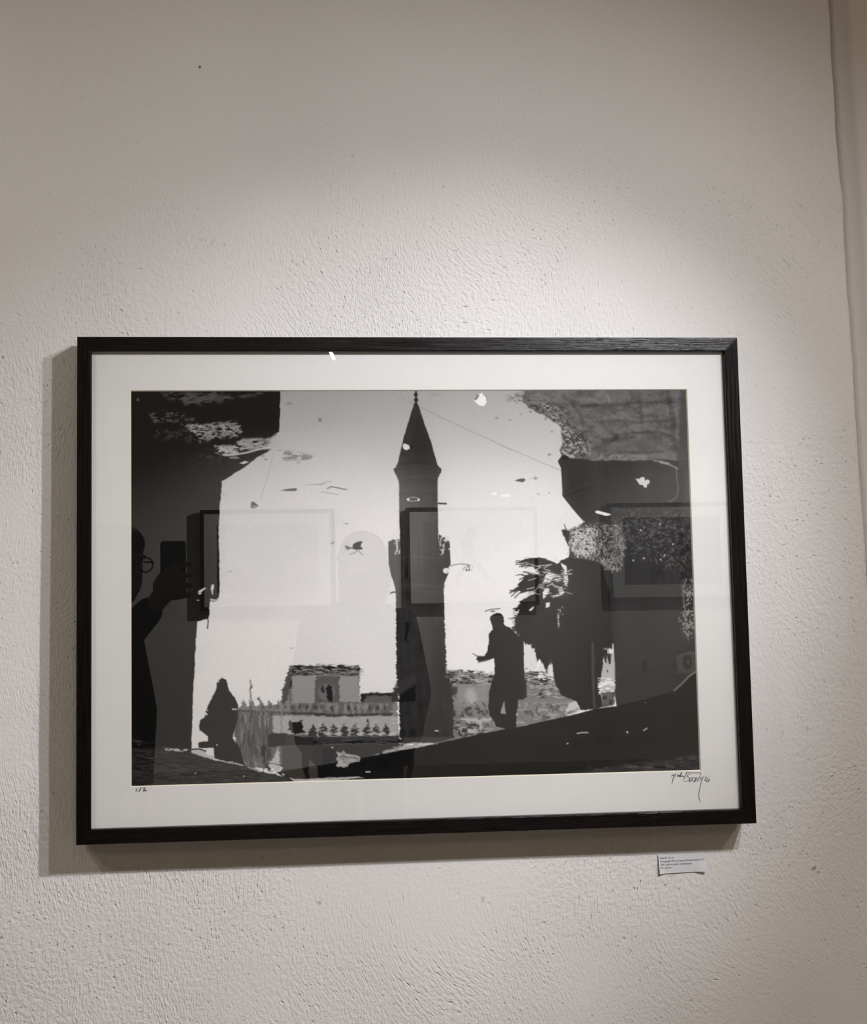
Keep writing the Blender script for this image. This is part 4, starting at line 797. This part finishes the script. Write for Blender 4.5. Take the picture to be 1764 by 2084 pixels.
# ------------------------------------------------------------------ the caption label on the wall
def caption_label():
    q = [atw(1338, 1738.5, -0.001), atw(1434, 1734.5, -0.001), atw(1436, 1772, -0.001), atw(1340.5, 1778, -0.001)]
    n, m = 26, 12; V = []
    def sp(u, v):
        a = q[0].lerp(q[1], u); b = q[3].lerp(q[2], u); p = a.lerp(b, v)
        lift = 0.0015 + 0.0045 * max(0, u - 0.75) * 4 * max(0, v - 0.45) * 1.8 + 0.003 * max(0, 0.12 - u) * 8 * v
        return Vector((p.x, -0.0015 - lift, p.z))
    for k in range(2):
        for j in range(m):
            for i in range(n):
                p = sp(i / (n - 1), j / (m - 1)); V.append((p.x, p.y + k * 0.0004, p.z))
    F = []
    for k in range(2):
        b = k * n * m
        for j in range(m - 1):
            for i in range(n - 1):
                f = (b + j * n + i, b + j * n + i + 1, b + (j + 1) * n + i + 1, b + (j + 1) * n + i); F.append(f if k else f[::-1])
    o = tag(mesh_obj('caption_label', V, F, M['paper'], smooth=True), 'small white printed paper caption stuck under the framed photograph, lower corner curling', 'label')
    lines = ['Milano 05 . 26. cart', 'Photographic Print on layered Diamond Stone, 1/2', '2026, made in paper, archival paper', '90 x 60 cm']
    W = [0.30, 0.92, 0.67, 0.23]; ys = [0.23, 0.405, 0.575, 0.745]
    import mathutils
    for t, wd_, vy in zip(lines, W, ys):
        cu = bpy.data.curves.new('t', 'FONT'); cu.body = t; cu.size = 1.0; cu.resolution_u = 2
        to = bpy.data.objects.new('t', cu); COL.objects.link(to); bpy.context.view_layer.update()
        me = bpy.data.meshes.new_from_object(to.evaluated_get(bpy.context.evaluated_depsgraph_get()))
        bpy.data.objects.remove(to); bpy.data.curves.remove(cu)
        co = np.array([v.co[:] for v in me.vertices]); L = co[:, 0].max()
        for v in me.vertices:
            u = 0.03 + v.co.x / L * wd_; vv = vy - v.co.y * 0.135 - 0.0
            p = sp(min(u, 0.999), vv); v.co = (p.x, p.y - 0.0003, p.z)
        me.materials.clear(); me.materials.append(M['ink']); tx = bpy.data.objects.new('caption_text', me); COL.objects.link(tx); tx.parent = o
caption_label()

# ------------------------------------------------------------------ pictures on the opposite wall (seen mirrored in the glass)
def far_picture(px_tl, label, painter, name='framed_picture'):
    v = at(px_tl[0], px_tl[1], GLASS_D + (0 - FD - GLASS_D - YB) - 0.06)   # unfolded through the glass
    w, h = 0.945, 0.70
    x = v[0]; z = TOP - v[1]
    # the mirror keeps left and right, so a picture facing us shows its own right-hand side on the left
    r = empty(name, (x + w, YB + 0.064, z), label, 'picture', 'pictures on the far wall', PI)
    make_frame(r, w, h, 0.026, (0.115, 0.105, w - 0.115, h - 0.115))
    for px, pz in ((0.15, -0.1), (w - 0.15, -0.1), (0.15, -h + 0.1), (w - 0.15, -h + 0.1)):
        bm = bmesh.new(); add_cyl(bm, (px, 0.032, pz), (px, 0.064, pz), 0.006, seg=12); bm_obj('wall_bumper', bm, M['black_metal'], r)
    n, m = 170, 120
    xs = np.linspace(0.114, w - 0.114, n); ys = np.linspace(0.104, h - 0.114, m); gx, gy = np.meshgrid((xs - 0.114) / (w - 0.228), (ys - 0.104) / (h - 0.218))
    Q = Print((1 - gx) * 100, gy * 70); painter(Q); tone_mesh('photographic_print', xs, ys, Q.img, PRINT_D, M['print'], r)
    return r
def pic_left(Q):
    Q.img[:] = 0.55 - 0.1 * fbm(Q.X / 20, Q.Y / 12, 5, 3)
    Q.poly([(-2, -2), (9, -2), (8, 30), (10, 50), (7, 72), (-2, 72)], lambda x, y: 0.12 + 0.3 * (fbm(x / 3, y / 6, 8, 3) - .4), 0.8, (2, 5, 5, 3))
    Q.poly([(30, 45), (34, 28), (45, 25), (58, 30), (66, 45), (60, 58), (50, 52), (42, 44)], 0.30, 1.0, (3, 8, 8, 5)); Q.poly([(24, 5), (60, 6), (55, 20), (30, 22)], 0.42, 3, (4, 9, 9, 4))
def pic_mid(Q):
    Q.img[:] = 0.72 - 0.06 * fbm(Q.X / 20, Q.Y / 12, 6, 3)
    Q.poly([(46, 6), (55, 5), (56, 14), (50, 20), (52, 34), (60, 46), (68, 58), (62, 60), (54, 48), (46, 44), (40, 56), (34, 66), (31, 62), (38, 44), (40, 30), (38, 22)], 0.10, 0.8, (1, 4, 4, 9))
def pic_right(Q):
    Q.img[:] = 0.05 + 0.10 * (fbm(Q.X / 6, Q.Y / 4, 7, 4) - 0.35)
    Q.poly([(-2, 44), (30, 50), (60, 38), (102, 46), (102, 72), (-2, 72)], 0.16, 1, (2, 6, 4, 2))
    Q.poly([(-2, 46), (20, 44), (42, 52), (46, 70), (40, 72), (38, 60), (30, 70), (-2, 72)], 0.012, 0.8, (1, 5, 5, 3)); Q.poly([(74, 10), (84, 8), (90, 40), (86, 72), (80, 72), (80, 48), (70, 40)], 0.015, 0.8, (1, 5, 5, 4)); Q.poly([(44, 50), (50, 48), (52, 72), (47, 72)], 0.015, .8)
far_picture((407, 1038), 'black-framed pale print with a grey shape, leftmost of three mirrored in the glass', pic_left)
far_picture((826, 1033), 'black-framed white print of a striding figure, middle of three mirrored in the glass', pic_mid)
far_picture((1236, 1024), 'black-framed dark rocky print, rightmost of three mirrored in the glass', pic_right)
def far_card(px0, px1, label):
    a = at(*px0, GLASS_D + (0 - FD - GLASS_D - YB) - 0.003); b = at(*px1, GLASS_D + (0 - FD - GLASS_D - YB) - 0.003)
    bm = bmesh.new(); add_box(bm, (a[0], YB, TOP - b[1]), (b[0], YB + 0.002, TOP - a[1]), 0.0004)
    return tag(bm_obj('wall_card', bm, M['paper']), label, 'label')
far_card((331, 1216), (362, 1258), 'white paper card on the far wall beside the mirrored leftmost picture')
far_card((1252, 1246), (1280, 1256), 'small caption card under the mirrored rightmost picture on the far wall')

# ------------------------------------------------------------------ lamps
def lamp_head(tag_, pos, target, watts, cone, blend, colr, label):
    p = Vector(pos); d = (Vector(target) - p).normalized()
    r = empty('track_spotlight', p, label, 'spotlight', 'track spotlights')
    q = d.to_track_quat('-Z', 'Y').to_matrix().to_4x4()
    def loc(o): o.parent = r; return o
    Z = Vector((0, 0, 0))
    bm = bmesh.new(); add_cyl(bm, Z - d * 0.125, Z - d * 0.012, 0.034, 0.036, 28, True); add_cyl(bm, Z - d * 0.014, Z + d * 0.004, 0.036, 0.038, 28, False)
    add_cyl(bm, Z - d * 0.14, Z - d * 0.125, 0.026, 0.034, 28); loc(bm_obj('housing', bm, M['black_metal'], r, True))
    bm = bmesh.new(); add_cyl(bm, Z - d * 0.010, Z - d * 0.008, 0.033, seg=28); loc(bm_obj('lens', bm, M['lens'], r))
    up = Vector((-d.x * 0.075, -d.y * 0.075, z1 - 0.0315 - p.z))
    bm = bmesh.new(); add_cyl(bm, -d * 0.075, up, 0.008, seg=14); add_box(bm, up - Vector((0.016, 0.05, 0.02)), up + Vector((0.016, 0.05, 0.0)), 0.003); loc(bm_obj('arm', bm, M['black_metal'], r))
    L = bpy.data.lights.new('spot_light', 'SPOT'); L.energy = watts; L.spot_size = math.radians(cone); L.spot_blend = blend; L.shadow_soft_size = 0.022; L.color = colr
    lo = bpy.data.objects.new('spot_light', L); COL.objects.link(lo); lo.parent = r; lo.matrix_local = Matrix.Translation(d * 0.012) @ q
    return up + p
LBL = {'A': 'black track spotlight aimed at the upper right of the framed photograph', 'B': 'black track spotlight aimed down at the lower left of the framed photograph',
       'C': 'black track spotlight aimed at the leftmost picture of the far wall', 'D': 'black track spotlight aimed at the middle picture of the far wall', 'E': 'black track spotlight aimed at the rightmost picture of the far wall',
       'F': 'black track spotlight aimed at the bare wall left of the framed photograph'}
tops = [lamp_head(*s, LBL[s[0]]) for s in SPOTS]
def rail(y, xa, xb, label):
    bm = bmesh.new(); add_box(bm, (xa, y - 0.018, z1 - 0.03), (xb, y + 0.018, z1), 0.003)
    tag(bm_obj('lighting_track', bm, M['black_metal']), label, 'light track', 'ceiling lighting tracks')
rail((tops[0].y + tops[1].y + tops[5].y) / 3, -1.6, 3.2, 'black ceiling lighting track near the minaret photograph')
rail(sum(t.y for t in tops[2:5]) / 3, -1.2, 4.8, 'black ceiling lighting track near the far wall')
def tube_lamp():
    # its reflection is the small bright dash at the top of the glass
    y = sum(t.y for t in tops[2:5]) / 3
    v = at(676, 722, GLASS_D + (-FD - GLASS_D - y)); p = Vector((v[0], y, TOP - v[1]))
    r = empty('tube_lamp', p, 'tiny lit tube lamp hanging tilted from the track near the far wall', 'lamp')
    a = Vector((-0.010, 0, 0.021)); bm = bmesh.new(); add_cap(bm, a, -a, 0.010, 0.010); bm_obj('tube', bm, M['tube'], r, True)
    bm = bmesh.new(); add_cyl(bm, a * 1.45, a * 2.0, 0.011, seg=16); add_cyl(bm, a * 1.9, (a.x * 1.9, 0, z1 - 0.0315 - p.z), 0.003, seg=10); bm_obj('stem', bm, M['black_metal'], r)
tube_lamp()
for k, ((lx, ly), wv) in enumerate(FILL_LAMPS):  # fixtures added out of view for the warm fill
    r = empty('added_fill_lamp', (lx, ly, z1), ['added round warm fill lamp on the ceiling, left of the room', 'added round warm fill lamp on the ceiling, right of the room', 'added round warm fill lamp on the ceiling, nearest the far wall'][k], 'lamp', 'added ceiling fill lamps')
    bm = bmesh.new(); add_cyl(bm, (0, 0, -0.03), (0, 0, 0), 0.17, seg=40); bm_obj('base', bm, M['white_metal'], r)
    bm = bmesh.new(); add_ell(bm, (0, 0, -0.03), (0.155, 0.155, 0.05)); bmesh.ops.bisect_plane(bm, geom=bm.verts[:] + bm.edges[:] + bm.faces[:], plane_co=(0, 0, -0.03), plane_no=(0, 0, 1), clear_outer=True)
    bm_obj('shade', bm, M['globe'], r, True)
    L = bpy.data.lights.new('added_fill_light', 'AREA'); L.shape = 'DISK'; L.size = 0.30; L.energy = wv; L.color = WARM
    lo = bpy.data.objects.new('added_fill_light', L); COL.objects.link(lo); lo.parent = r; lo.location = (0, 0, -0.09)

# ------------------------------------------------------------------ people: the photographer and another visitor, both seen only in the glass
def grow(name, build, mat, parent=None, voxel=0.006, smooth=6):
    bm = bmesh.new(); build(bm); o = bm_obj(name, bm, mat, parent, True)
    m = o.modifiers.new('remesh', 'REMESH'); m.mode = 'VOXEL'; m.voxel_size = voxel; m.use_smooth_shade = True
    s = o.modifiers.new('smooth', 'SMOOTH'); s.iterations = smooth; s.factor = 0.5
    return o
def head_shape(bm, H, fwd, s=1.0):
    f = Vector(fwd).normalized(); up = Vector((0, 0, 1)); sd = f.cross(up).normalized(); up = sd.cross(f)
    R = Matrix((sd, f, up)).transposed()
    def p(a, b, c_): return Vector(H) + R @ Vector((a * s, b * s, c_ * s))
    add_ell(bm, p(0, -0.012, 0.025), (0.076 * s, 0.094 * s, 0.092 * s), R); add_ell(bm, p(0, 0.022, -0.035), (0.062 * s, 0.066 * s, 0.082 * s), R)
    add_ell(bm, p(0, 0.055, -0.088), (0.030 * s, 0.026 * s, 0.024 * s), R, 2)
    add_cap(bm, p(0, 0.083, 0.012), p(0, 0.104, -0.030), 0.010 * s, 0.015 * s); add_ell(bm, p(0, 0.084, -0.058), (0.026 * s, 0.010 * s, 0.010 * s), R, 2)
    add_ell(bm, p(0, 0.076, 0.026), (0.055 * s, 0.014 * s, 0.012 * s), R, 2)
    for k in (-1, 1): add_ell(bm, p(k * 0.078, -0.008, -0.012), (0.010 * s, 0.022 * s, 0.034 * s), R, 2)
    return p, R
def shoe(bm, x, y):
    add_ell(bm, (x, y + 0.07, 0.040), (0.047, 0.105, 0.038)); add_ell(bm, (x, y - 0.03, 0.05), (0.042, 0.065, 0.050)); add_box(bm, (x - 0.042, y - 0.085, 0.0), (x + 0.042, y + 0.165, 0.024), 0.008)

def photographer():
    cx, cy, cz = CAM
    def w(a, b, z): return Vector((cx + a, cy + b, z))
    def v(a, b, z): return w(a - 0.075, b, z)
    H = w(-0.192, -0.30, 1.470); look = Vector((0.56, 0.82, -0.05))
    root = empty('person', (cx - 0.36, cy - 0.36, 0), 'person in dark clothes and glasses holding up a phone, mirrored at the glass edge', 'person')
    off = -root.location
    def sh(o): o.location = off; return o
    shL, shR = v(-0.45, -0.36, 1.31), v(-0.115, -0.40, 1.29)
    elb, wri = w(-0.25, -0.17, 1.17), w(-0.075, 0.012, 1.365)
    knL, knR = v(-0.40, -0.34, 0.48), v(-0.19, -0.34, 0.48)
    ankL, ankR = v(-0.41, -0.40, 0.09), v(-0.18, -0.40, 0.09)
    hand_r, elb_r = v(-0.05, -0.30, 0.80), v(-0.055, -0.42, 1.03)
    palm = w(-0.038, 0.020, 1.412)
    def hand(bm):
        add_cap(bm, wri, palm, 0.026, 0.030); add_ell(bm, palm + Vector((0.008, 0.001, 0.012)), (0.036, 0.014, 0.042))
        for k, (z, l) in enumerate(((1.470, 0.0170), (1.440, 0.0185), (1.411, 0.0175), (1.386, 0.0150))):
            a = palm + Vector((0.012, 0.004, z - 1.412 - 0.004)); b = Vector((cx + 0.006, cy + 0.012, z)); e = Vector((cx + l + 0.0005, cy - 0.001, z + 0.001)); t = Vector((cx + l, cy - 0.017, z + 0.002)); t2 = Vector((cx + 0.004, cy - 0.0205, z + 0.002))
            add_cap(bm, a, b, 0.0090, 0.0085); add_cap(bm, b, e, 0.0085, 0.0080); add_cap(bm, e, t, 0.0082, 0.0076); add_cap(bm, t, t2, 0.0076, 0.0068)
        a = palm + Vector((-0.030, 0.0, 0.0)); b = Vector((cx - 0.072, cy - 0.012, 1.418)); e = Vector((cx - 0.056, cy - 0.0225, 1.446))
        add_cap(bm, a, b, 0.015, 0.0115); add_cap(bm, b, e, 0.0115, 0.0085)
    def body(bm):
        head_shape(bm, H, look); add_cap(bm, H + Vector((-0.02, -0.02, -0.08)), v(-0.27, -0.37, 1.29), 0.052, 0.060)
        add_ell(bm, v(-0.28, -0.38, 1.15), (0.165, 0.10, 0.20)); add_ell(bm, v(-0.285, -0.37, 0.92), (0.155, 0.105, 0.15))
        add_cap(bm, shL, elb, 0.048, 0.038); add_cap(bm, elb, wri, 0.038, 0.025); hand(bm)
        add_cap(bm, shR, elb_r, 0.046, 0.037); add_cap(bm, elb_r, hand_r, 0.036, 0.025); hr = hand_r
        add_ell(bm, hr + Vector((0, 0.01, -0.055)), (0.016, 0.036, 0.046))
        for k in range(4): add_cap(bm, hr + Vector((0, -0.018 + 0.019 * k, -0.085)), hr + Vector((-0.012, -0.016 + 0.019 * k, -0.145 + 0.006 * abs(k - 1.5))), 0.0088, 0.0075)
        add_cap(bm, hr + Vector((0, 0.04, -0.03)), hr + Vector((-0.012, 0.066, -0.085)), 0.011, 0.009)
        for kn, an in ((knL, ankL), (knR, ankR)):
            add_cap(bm, v(-0.285 + (0.085 if kn is knR else -0.085), -0.37, 0.88), kn, 0.078, 0.054); add_cap(bm, kn, an, 0.052, 0.036)
            add_ell(bm, an + Vector((0, 0.05, -0.04)), (0.036, 0.09, 0.03))
    b = sh(grow('body', body, M['skin'], root, 0.0042, 2))
    def shirt(bm):
        add_ell(bm, v(-0.28, -0.38, 1.17), (0.185, 0.125, 0.20)); add_ell(bm, v(-0.282, -0.37, 0.98), (0.20, 0.135, 0.18)); add_cap(bm, v(-0.36, -0.37, 0.86), v(-0.20, -0.37, 0.86), 0.125, 0.125)
        add_cap(bm, v(-0.28, -0.37, 1.30), shL, 0.062, 0.066); add_cap(bm, v(-0.28, -0.38, 1.30), shR, 0.062, 0.064)
        add_cap(bm, shL, elb, 0.066, 0.054); add_cap(bm, elb, wri.lerp(elb, 0.10), 0.056, 0.040); add_cap(bm, shR, elb_r, 0.064, 0.053); add_cap(bm, elb_r, hand_r.lerp(elb_r, 0.12), 0.052, 0.037)
    sh(grow('jumper', shirt, M['dark_cloth'], root, 0.009, 5))
    def trs(bm):
        add_ell(bm, v(-0.285, -0.37, 0.88), (0.178, 0.128, 0.12))
        for kn, an, s in ((knL, ankL, -1), (knR, ankR, 1)): add_cap(bm, v(-0.285 + s * 0.085, -0.37, 0.86), kn, 0.094, 0.070); add_cap(bm, kn, an, 0.070, 0.056)
    sh(grow('trousers', trs, M['trousers'], root, 0.010, 5))
    for an in (ankL, ankR): sh(grow('shoe', lambda bm, an=an: shoe(bm, an.x, an.y), M['shoe'], root, 0.006, 4))
    def hair(bm):
        f = look.normalized(); R = Matrix((f.cross(Vector((0, 0, 1))).normalized(), f, Vector((0, 0, 1)))).transposed()
        add_ell(bm, H + R @ Vector((0, -0.026, 0.040)), (0.083, 0.092, 0.086), R); add_ell(bm, H + R @ Vector((0, -0.055, -0.01)), (0.078, 0.06, 0.085), R); add_ell(bm, H + R @ Vector((0, 0.010, 0.062)), (0.075, 0.082, 0.060), R)
    sh(grow('hair', hair, M['hair'], root, 0.006, 3))
    # spectacles
    f = look.normalized(); R = Matrix((f.cross(Vector((0, 0, 1))).normalized(), f, Vector((0, 0, 1)))).transposed()
    bm = bmesh.new()
    for k in (-1, 1):
        prev = None
        for i in range(21):
            a = 2 * PI * i / 20; q = H + R @ Vector((k * 0.033 + 0.027 * math.cos(a), 0.104 - 0.006 * abs(math.cos(a) * 0.5 + k * 0.5), 0.004 + 0.021 * math.sin(a)))
            if prev: add_cyl(bm, prev, q, 0.0022, seg=8)
            prev = q
        add_cyl(bm, H + R @ Vector((k * 0.060, 0.100, 0.010)), H + R @ Vector((k * 0.083, -0.005, 0.008)), 0.0024, seg=8)
    add_cyl(bm, H + R @ Vector((-0.007, 0.105, 0.006)), H + R @ Vector((0.007, 0.105, 0.006)), 0.0022, seg=8)
    sh(bm_obj('spectacles', bm, M['specs'], root, True))
    return root
photographer()
def phone():
    cx, cy, cz = CAM
    x_l, x_r, zt, zb = cx - 0.062, cx + 0.008, cz + 0.034, cz - 0.124
    y0, y1 = cy - 0.0105, cy - 0.0025
    r = empty('smartphone', (cx - 0.027, cy - 0.0065, zb), 'black smartphone held up in a hand, mirrored at the left of the glass', 'phone')
    off = -r.location
    bm = bmesh.new(); add_box(bm, (x_l, y0, zb), (x_r, y1, zt))
    es = [e for e in bm.edges if abs(e.verts[0].co.y - e.verts[1].co.y) > 0.004]
    bmesh.ops.bevel(bm, geom=es, offset=0.0085, segments=6, profile=0.5, affect='EDGES')
    bmesh.ops.bevel(bm, geom=[e for e in bm.edges if e.calc_face_angle(0) > 1.2], offset=0.0012, segments=2, profile=0.5, affect='EDGES')
    bm_obj('shell', bm, M['phone'], r).location = off
    bm = bmesh.new(); add_box(bm, (x_l + 0.002, y0 - 0.0006, zb + 0.002), (x_r - 0.002, y0 + 0.0004, zt - 0.002), 0.0003); bm_obj('screen', bm, M['phone_glass'], r).location = off
    for dz in (0.020, 0.0):
        bm = bmesh.new(); add_cyl(bm, (cx, y1 - 0.0005, cz + dz), (cx, y1 + 0.0012, cz + dz), 0.0062, seg=24); bm_obj('camera_lens', bm, M['phone_glass'], r).location = off
phone()

def visitor():
    # her right-hand outline crosses the minaret in the glass; she stands about 3.4 m from the picture
    sc = 1.0; y = -3.45
    d = GLASS_D + (-FD - GLASS_D - y)
    v = at(728, 1126, d); x = v[0]
    root = empty('person', (x, y, 0), 'person in a long black coat standing in the room, mirrored left of the minaret', 'person')
    def w(a, b, z): return Vector((a, b, z))
    H = w(0.0, 0.02, 1.45); look = Vector((-0.55, -0.83, 0.0))
    def body(bm):
        head_shape(bm, H, look); add_cap(bm, w(0, 0, 1.37), w(0, 0.0, 1.26), 0.048, 0.056)
        add_ell(bm, w(0, 0, 1.12), (0.15, 0.095, 0.19)); add_ell(bm, w(0, 0, 0.90), (0.15, 0.10, 0.14))
        for s in (-1, 1):
            sho = w(s * 0.165, 0, 1.225); elb = w(s * 0.215, 0.02, 0.97); wr = w(s * 0.20, -0.07, 0.76)
            add_cap(bm, sho, elb, 0.044, 0.036); add_cap(bm, elb, wr, 0.034, 0.024); add_ell(bm, wr + Vector((0, -0.01, -0.05)), (0.015, 0.034, 0.042))
            for k in range(4): add_cap(bm, wr + Vector((0, -0.034 + 0.018 * k, -0.08)), wr + Vector((-s * 0.012, -0.036 + 0.018 * k, -0.135 + 0.006 * abs(k - 1.5))), 0.0085, 0.0072)
            add_cap(bm, wr + Vector((0, -0.036, -0.03)), wr + Vector((-s * 0.012, -0.062, -0.08)), 0.0105, 0.0088)
            add_cap(bm, w(s * 0.08, 0, 0.86), w(s * 0.085, -0.01, 0.46), 0.075, 0.052); add_cap(bm, w(s * 0.085, -0.01, 0.46), w(s * 0.09, 0.02, 0.09), 0.05, 0.035); add_ell(bm, w(s * 0.09, -0.04, 0.045), (0.035, 0.09, 0.032))
    grow('body', body, M['skin'], root, 0.007, 4)
    def coat(bm):
        add_ell(bm, w(0, 0, 1.13), (0.18, 0.12, 0.20)); add_cap(bm, w(-0.10, 0, 1.245), w(0.10, 0, 1.245), 0.062, 0.062); add_ell(bm, w(0, 0, 0.92), (0.205, 0.14, 0.24)); add_cap(bm, w(-0.085, 0, 0.80), w(0.085, 0, 0.80), 0.13, 0.13)
        for s in (-1, 1): sho = w(s * 0.165, 0, 1.225); elb = w(s * 0.215, 0.02, 0.97); wr = w(s * 0.20, -0.07, 0.79); add_cap(bm, sho, elb, 0.062, 0.055); add_cap(bm, elb, wr, 0.054, 0.042)
    grow('coat', coat, M['black_cloth'], root, 0.010, 5)
    def trs(bm):
        for s in (-1, 1): add_cap(bm, w(s * 0.08, 0, 0.80), w(s * 0.085, -0.01, 0.46), 0.088, 0.066); add_cap(bm, w(s * 0.085, -0.01, 0.46), w(s * 0.09, 0.02, 0.10), 0.064, 0.052)
    grow('trousers', trs, M['trousers'], root, 0.010, 5)
    for s in (-1, 1):
        def sh_(bm, s=s):
            add_ell(bm, (s * 0.09, -0.06, 0.040), (0.044, 0.10, 0.036)); add_ell(bm, (s * 0.09, 0.03, 0.05), (0.040, 0.06, 0.048)); add_box(bm, (s * 0.09 - 0.04, -0.15, 0.0), (s * 0.09 + 0.04, 0.08, 0.022), 0.008)
        grow('shoe', sh_, M['shoe'], root, 0.006, 4)
    def hair(bm):
        f = look.normalized(); R = Matrix((f.cross(Vector((0, 0, 1))).normalized(), f, Vector((0, 0, 1)))).transposed()
        add_ell(bm, H + R @ Vector((0, -0.026, 0.040)), (0.086, 0.096, 0.088), R); add_ell(bm, H + R @ Vector((0, -0.06, -0.05)), (0.088, 0.075, 0.13), R); add_ell(bm, H + R @ Vector((0, 0.0, -0.10)), (0.078, 0.078, 0.07), R)
    grow('added_headscarf', hair, M['scarf'], root, 0.008, 3)  # scarf is added; its pale tone keeps the head faint in the glass
visitor()
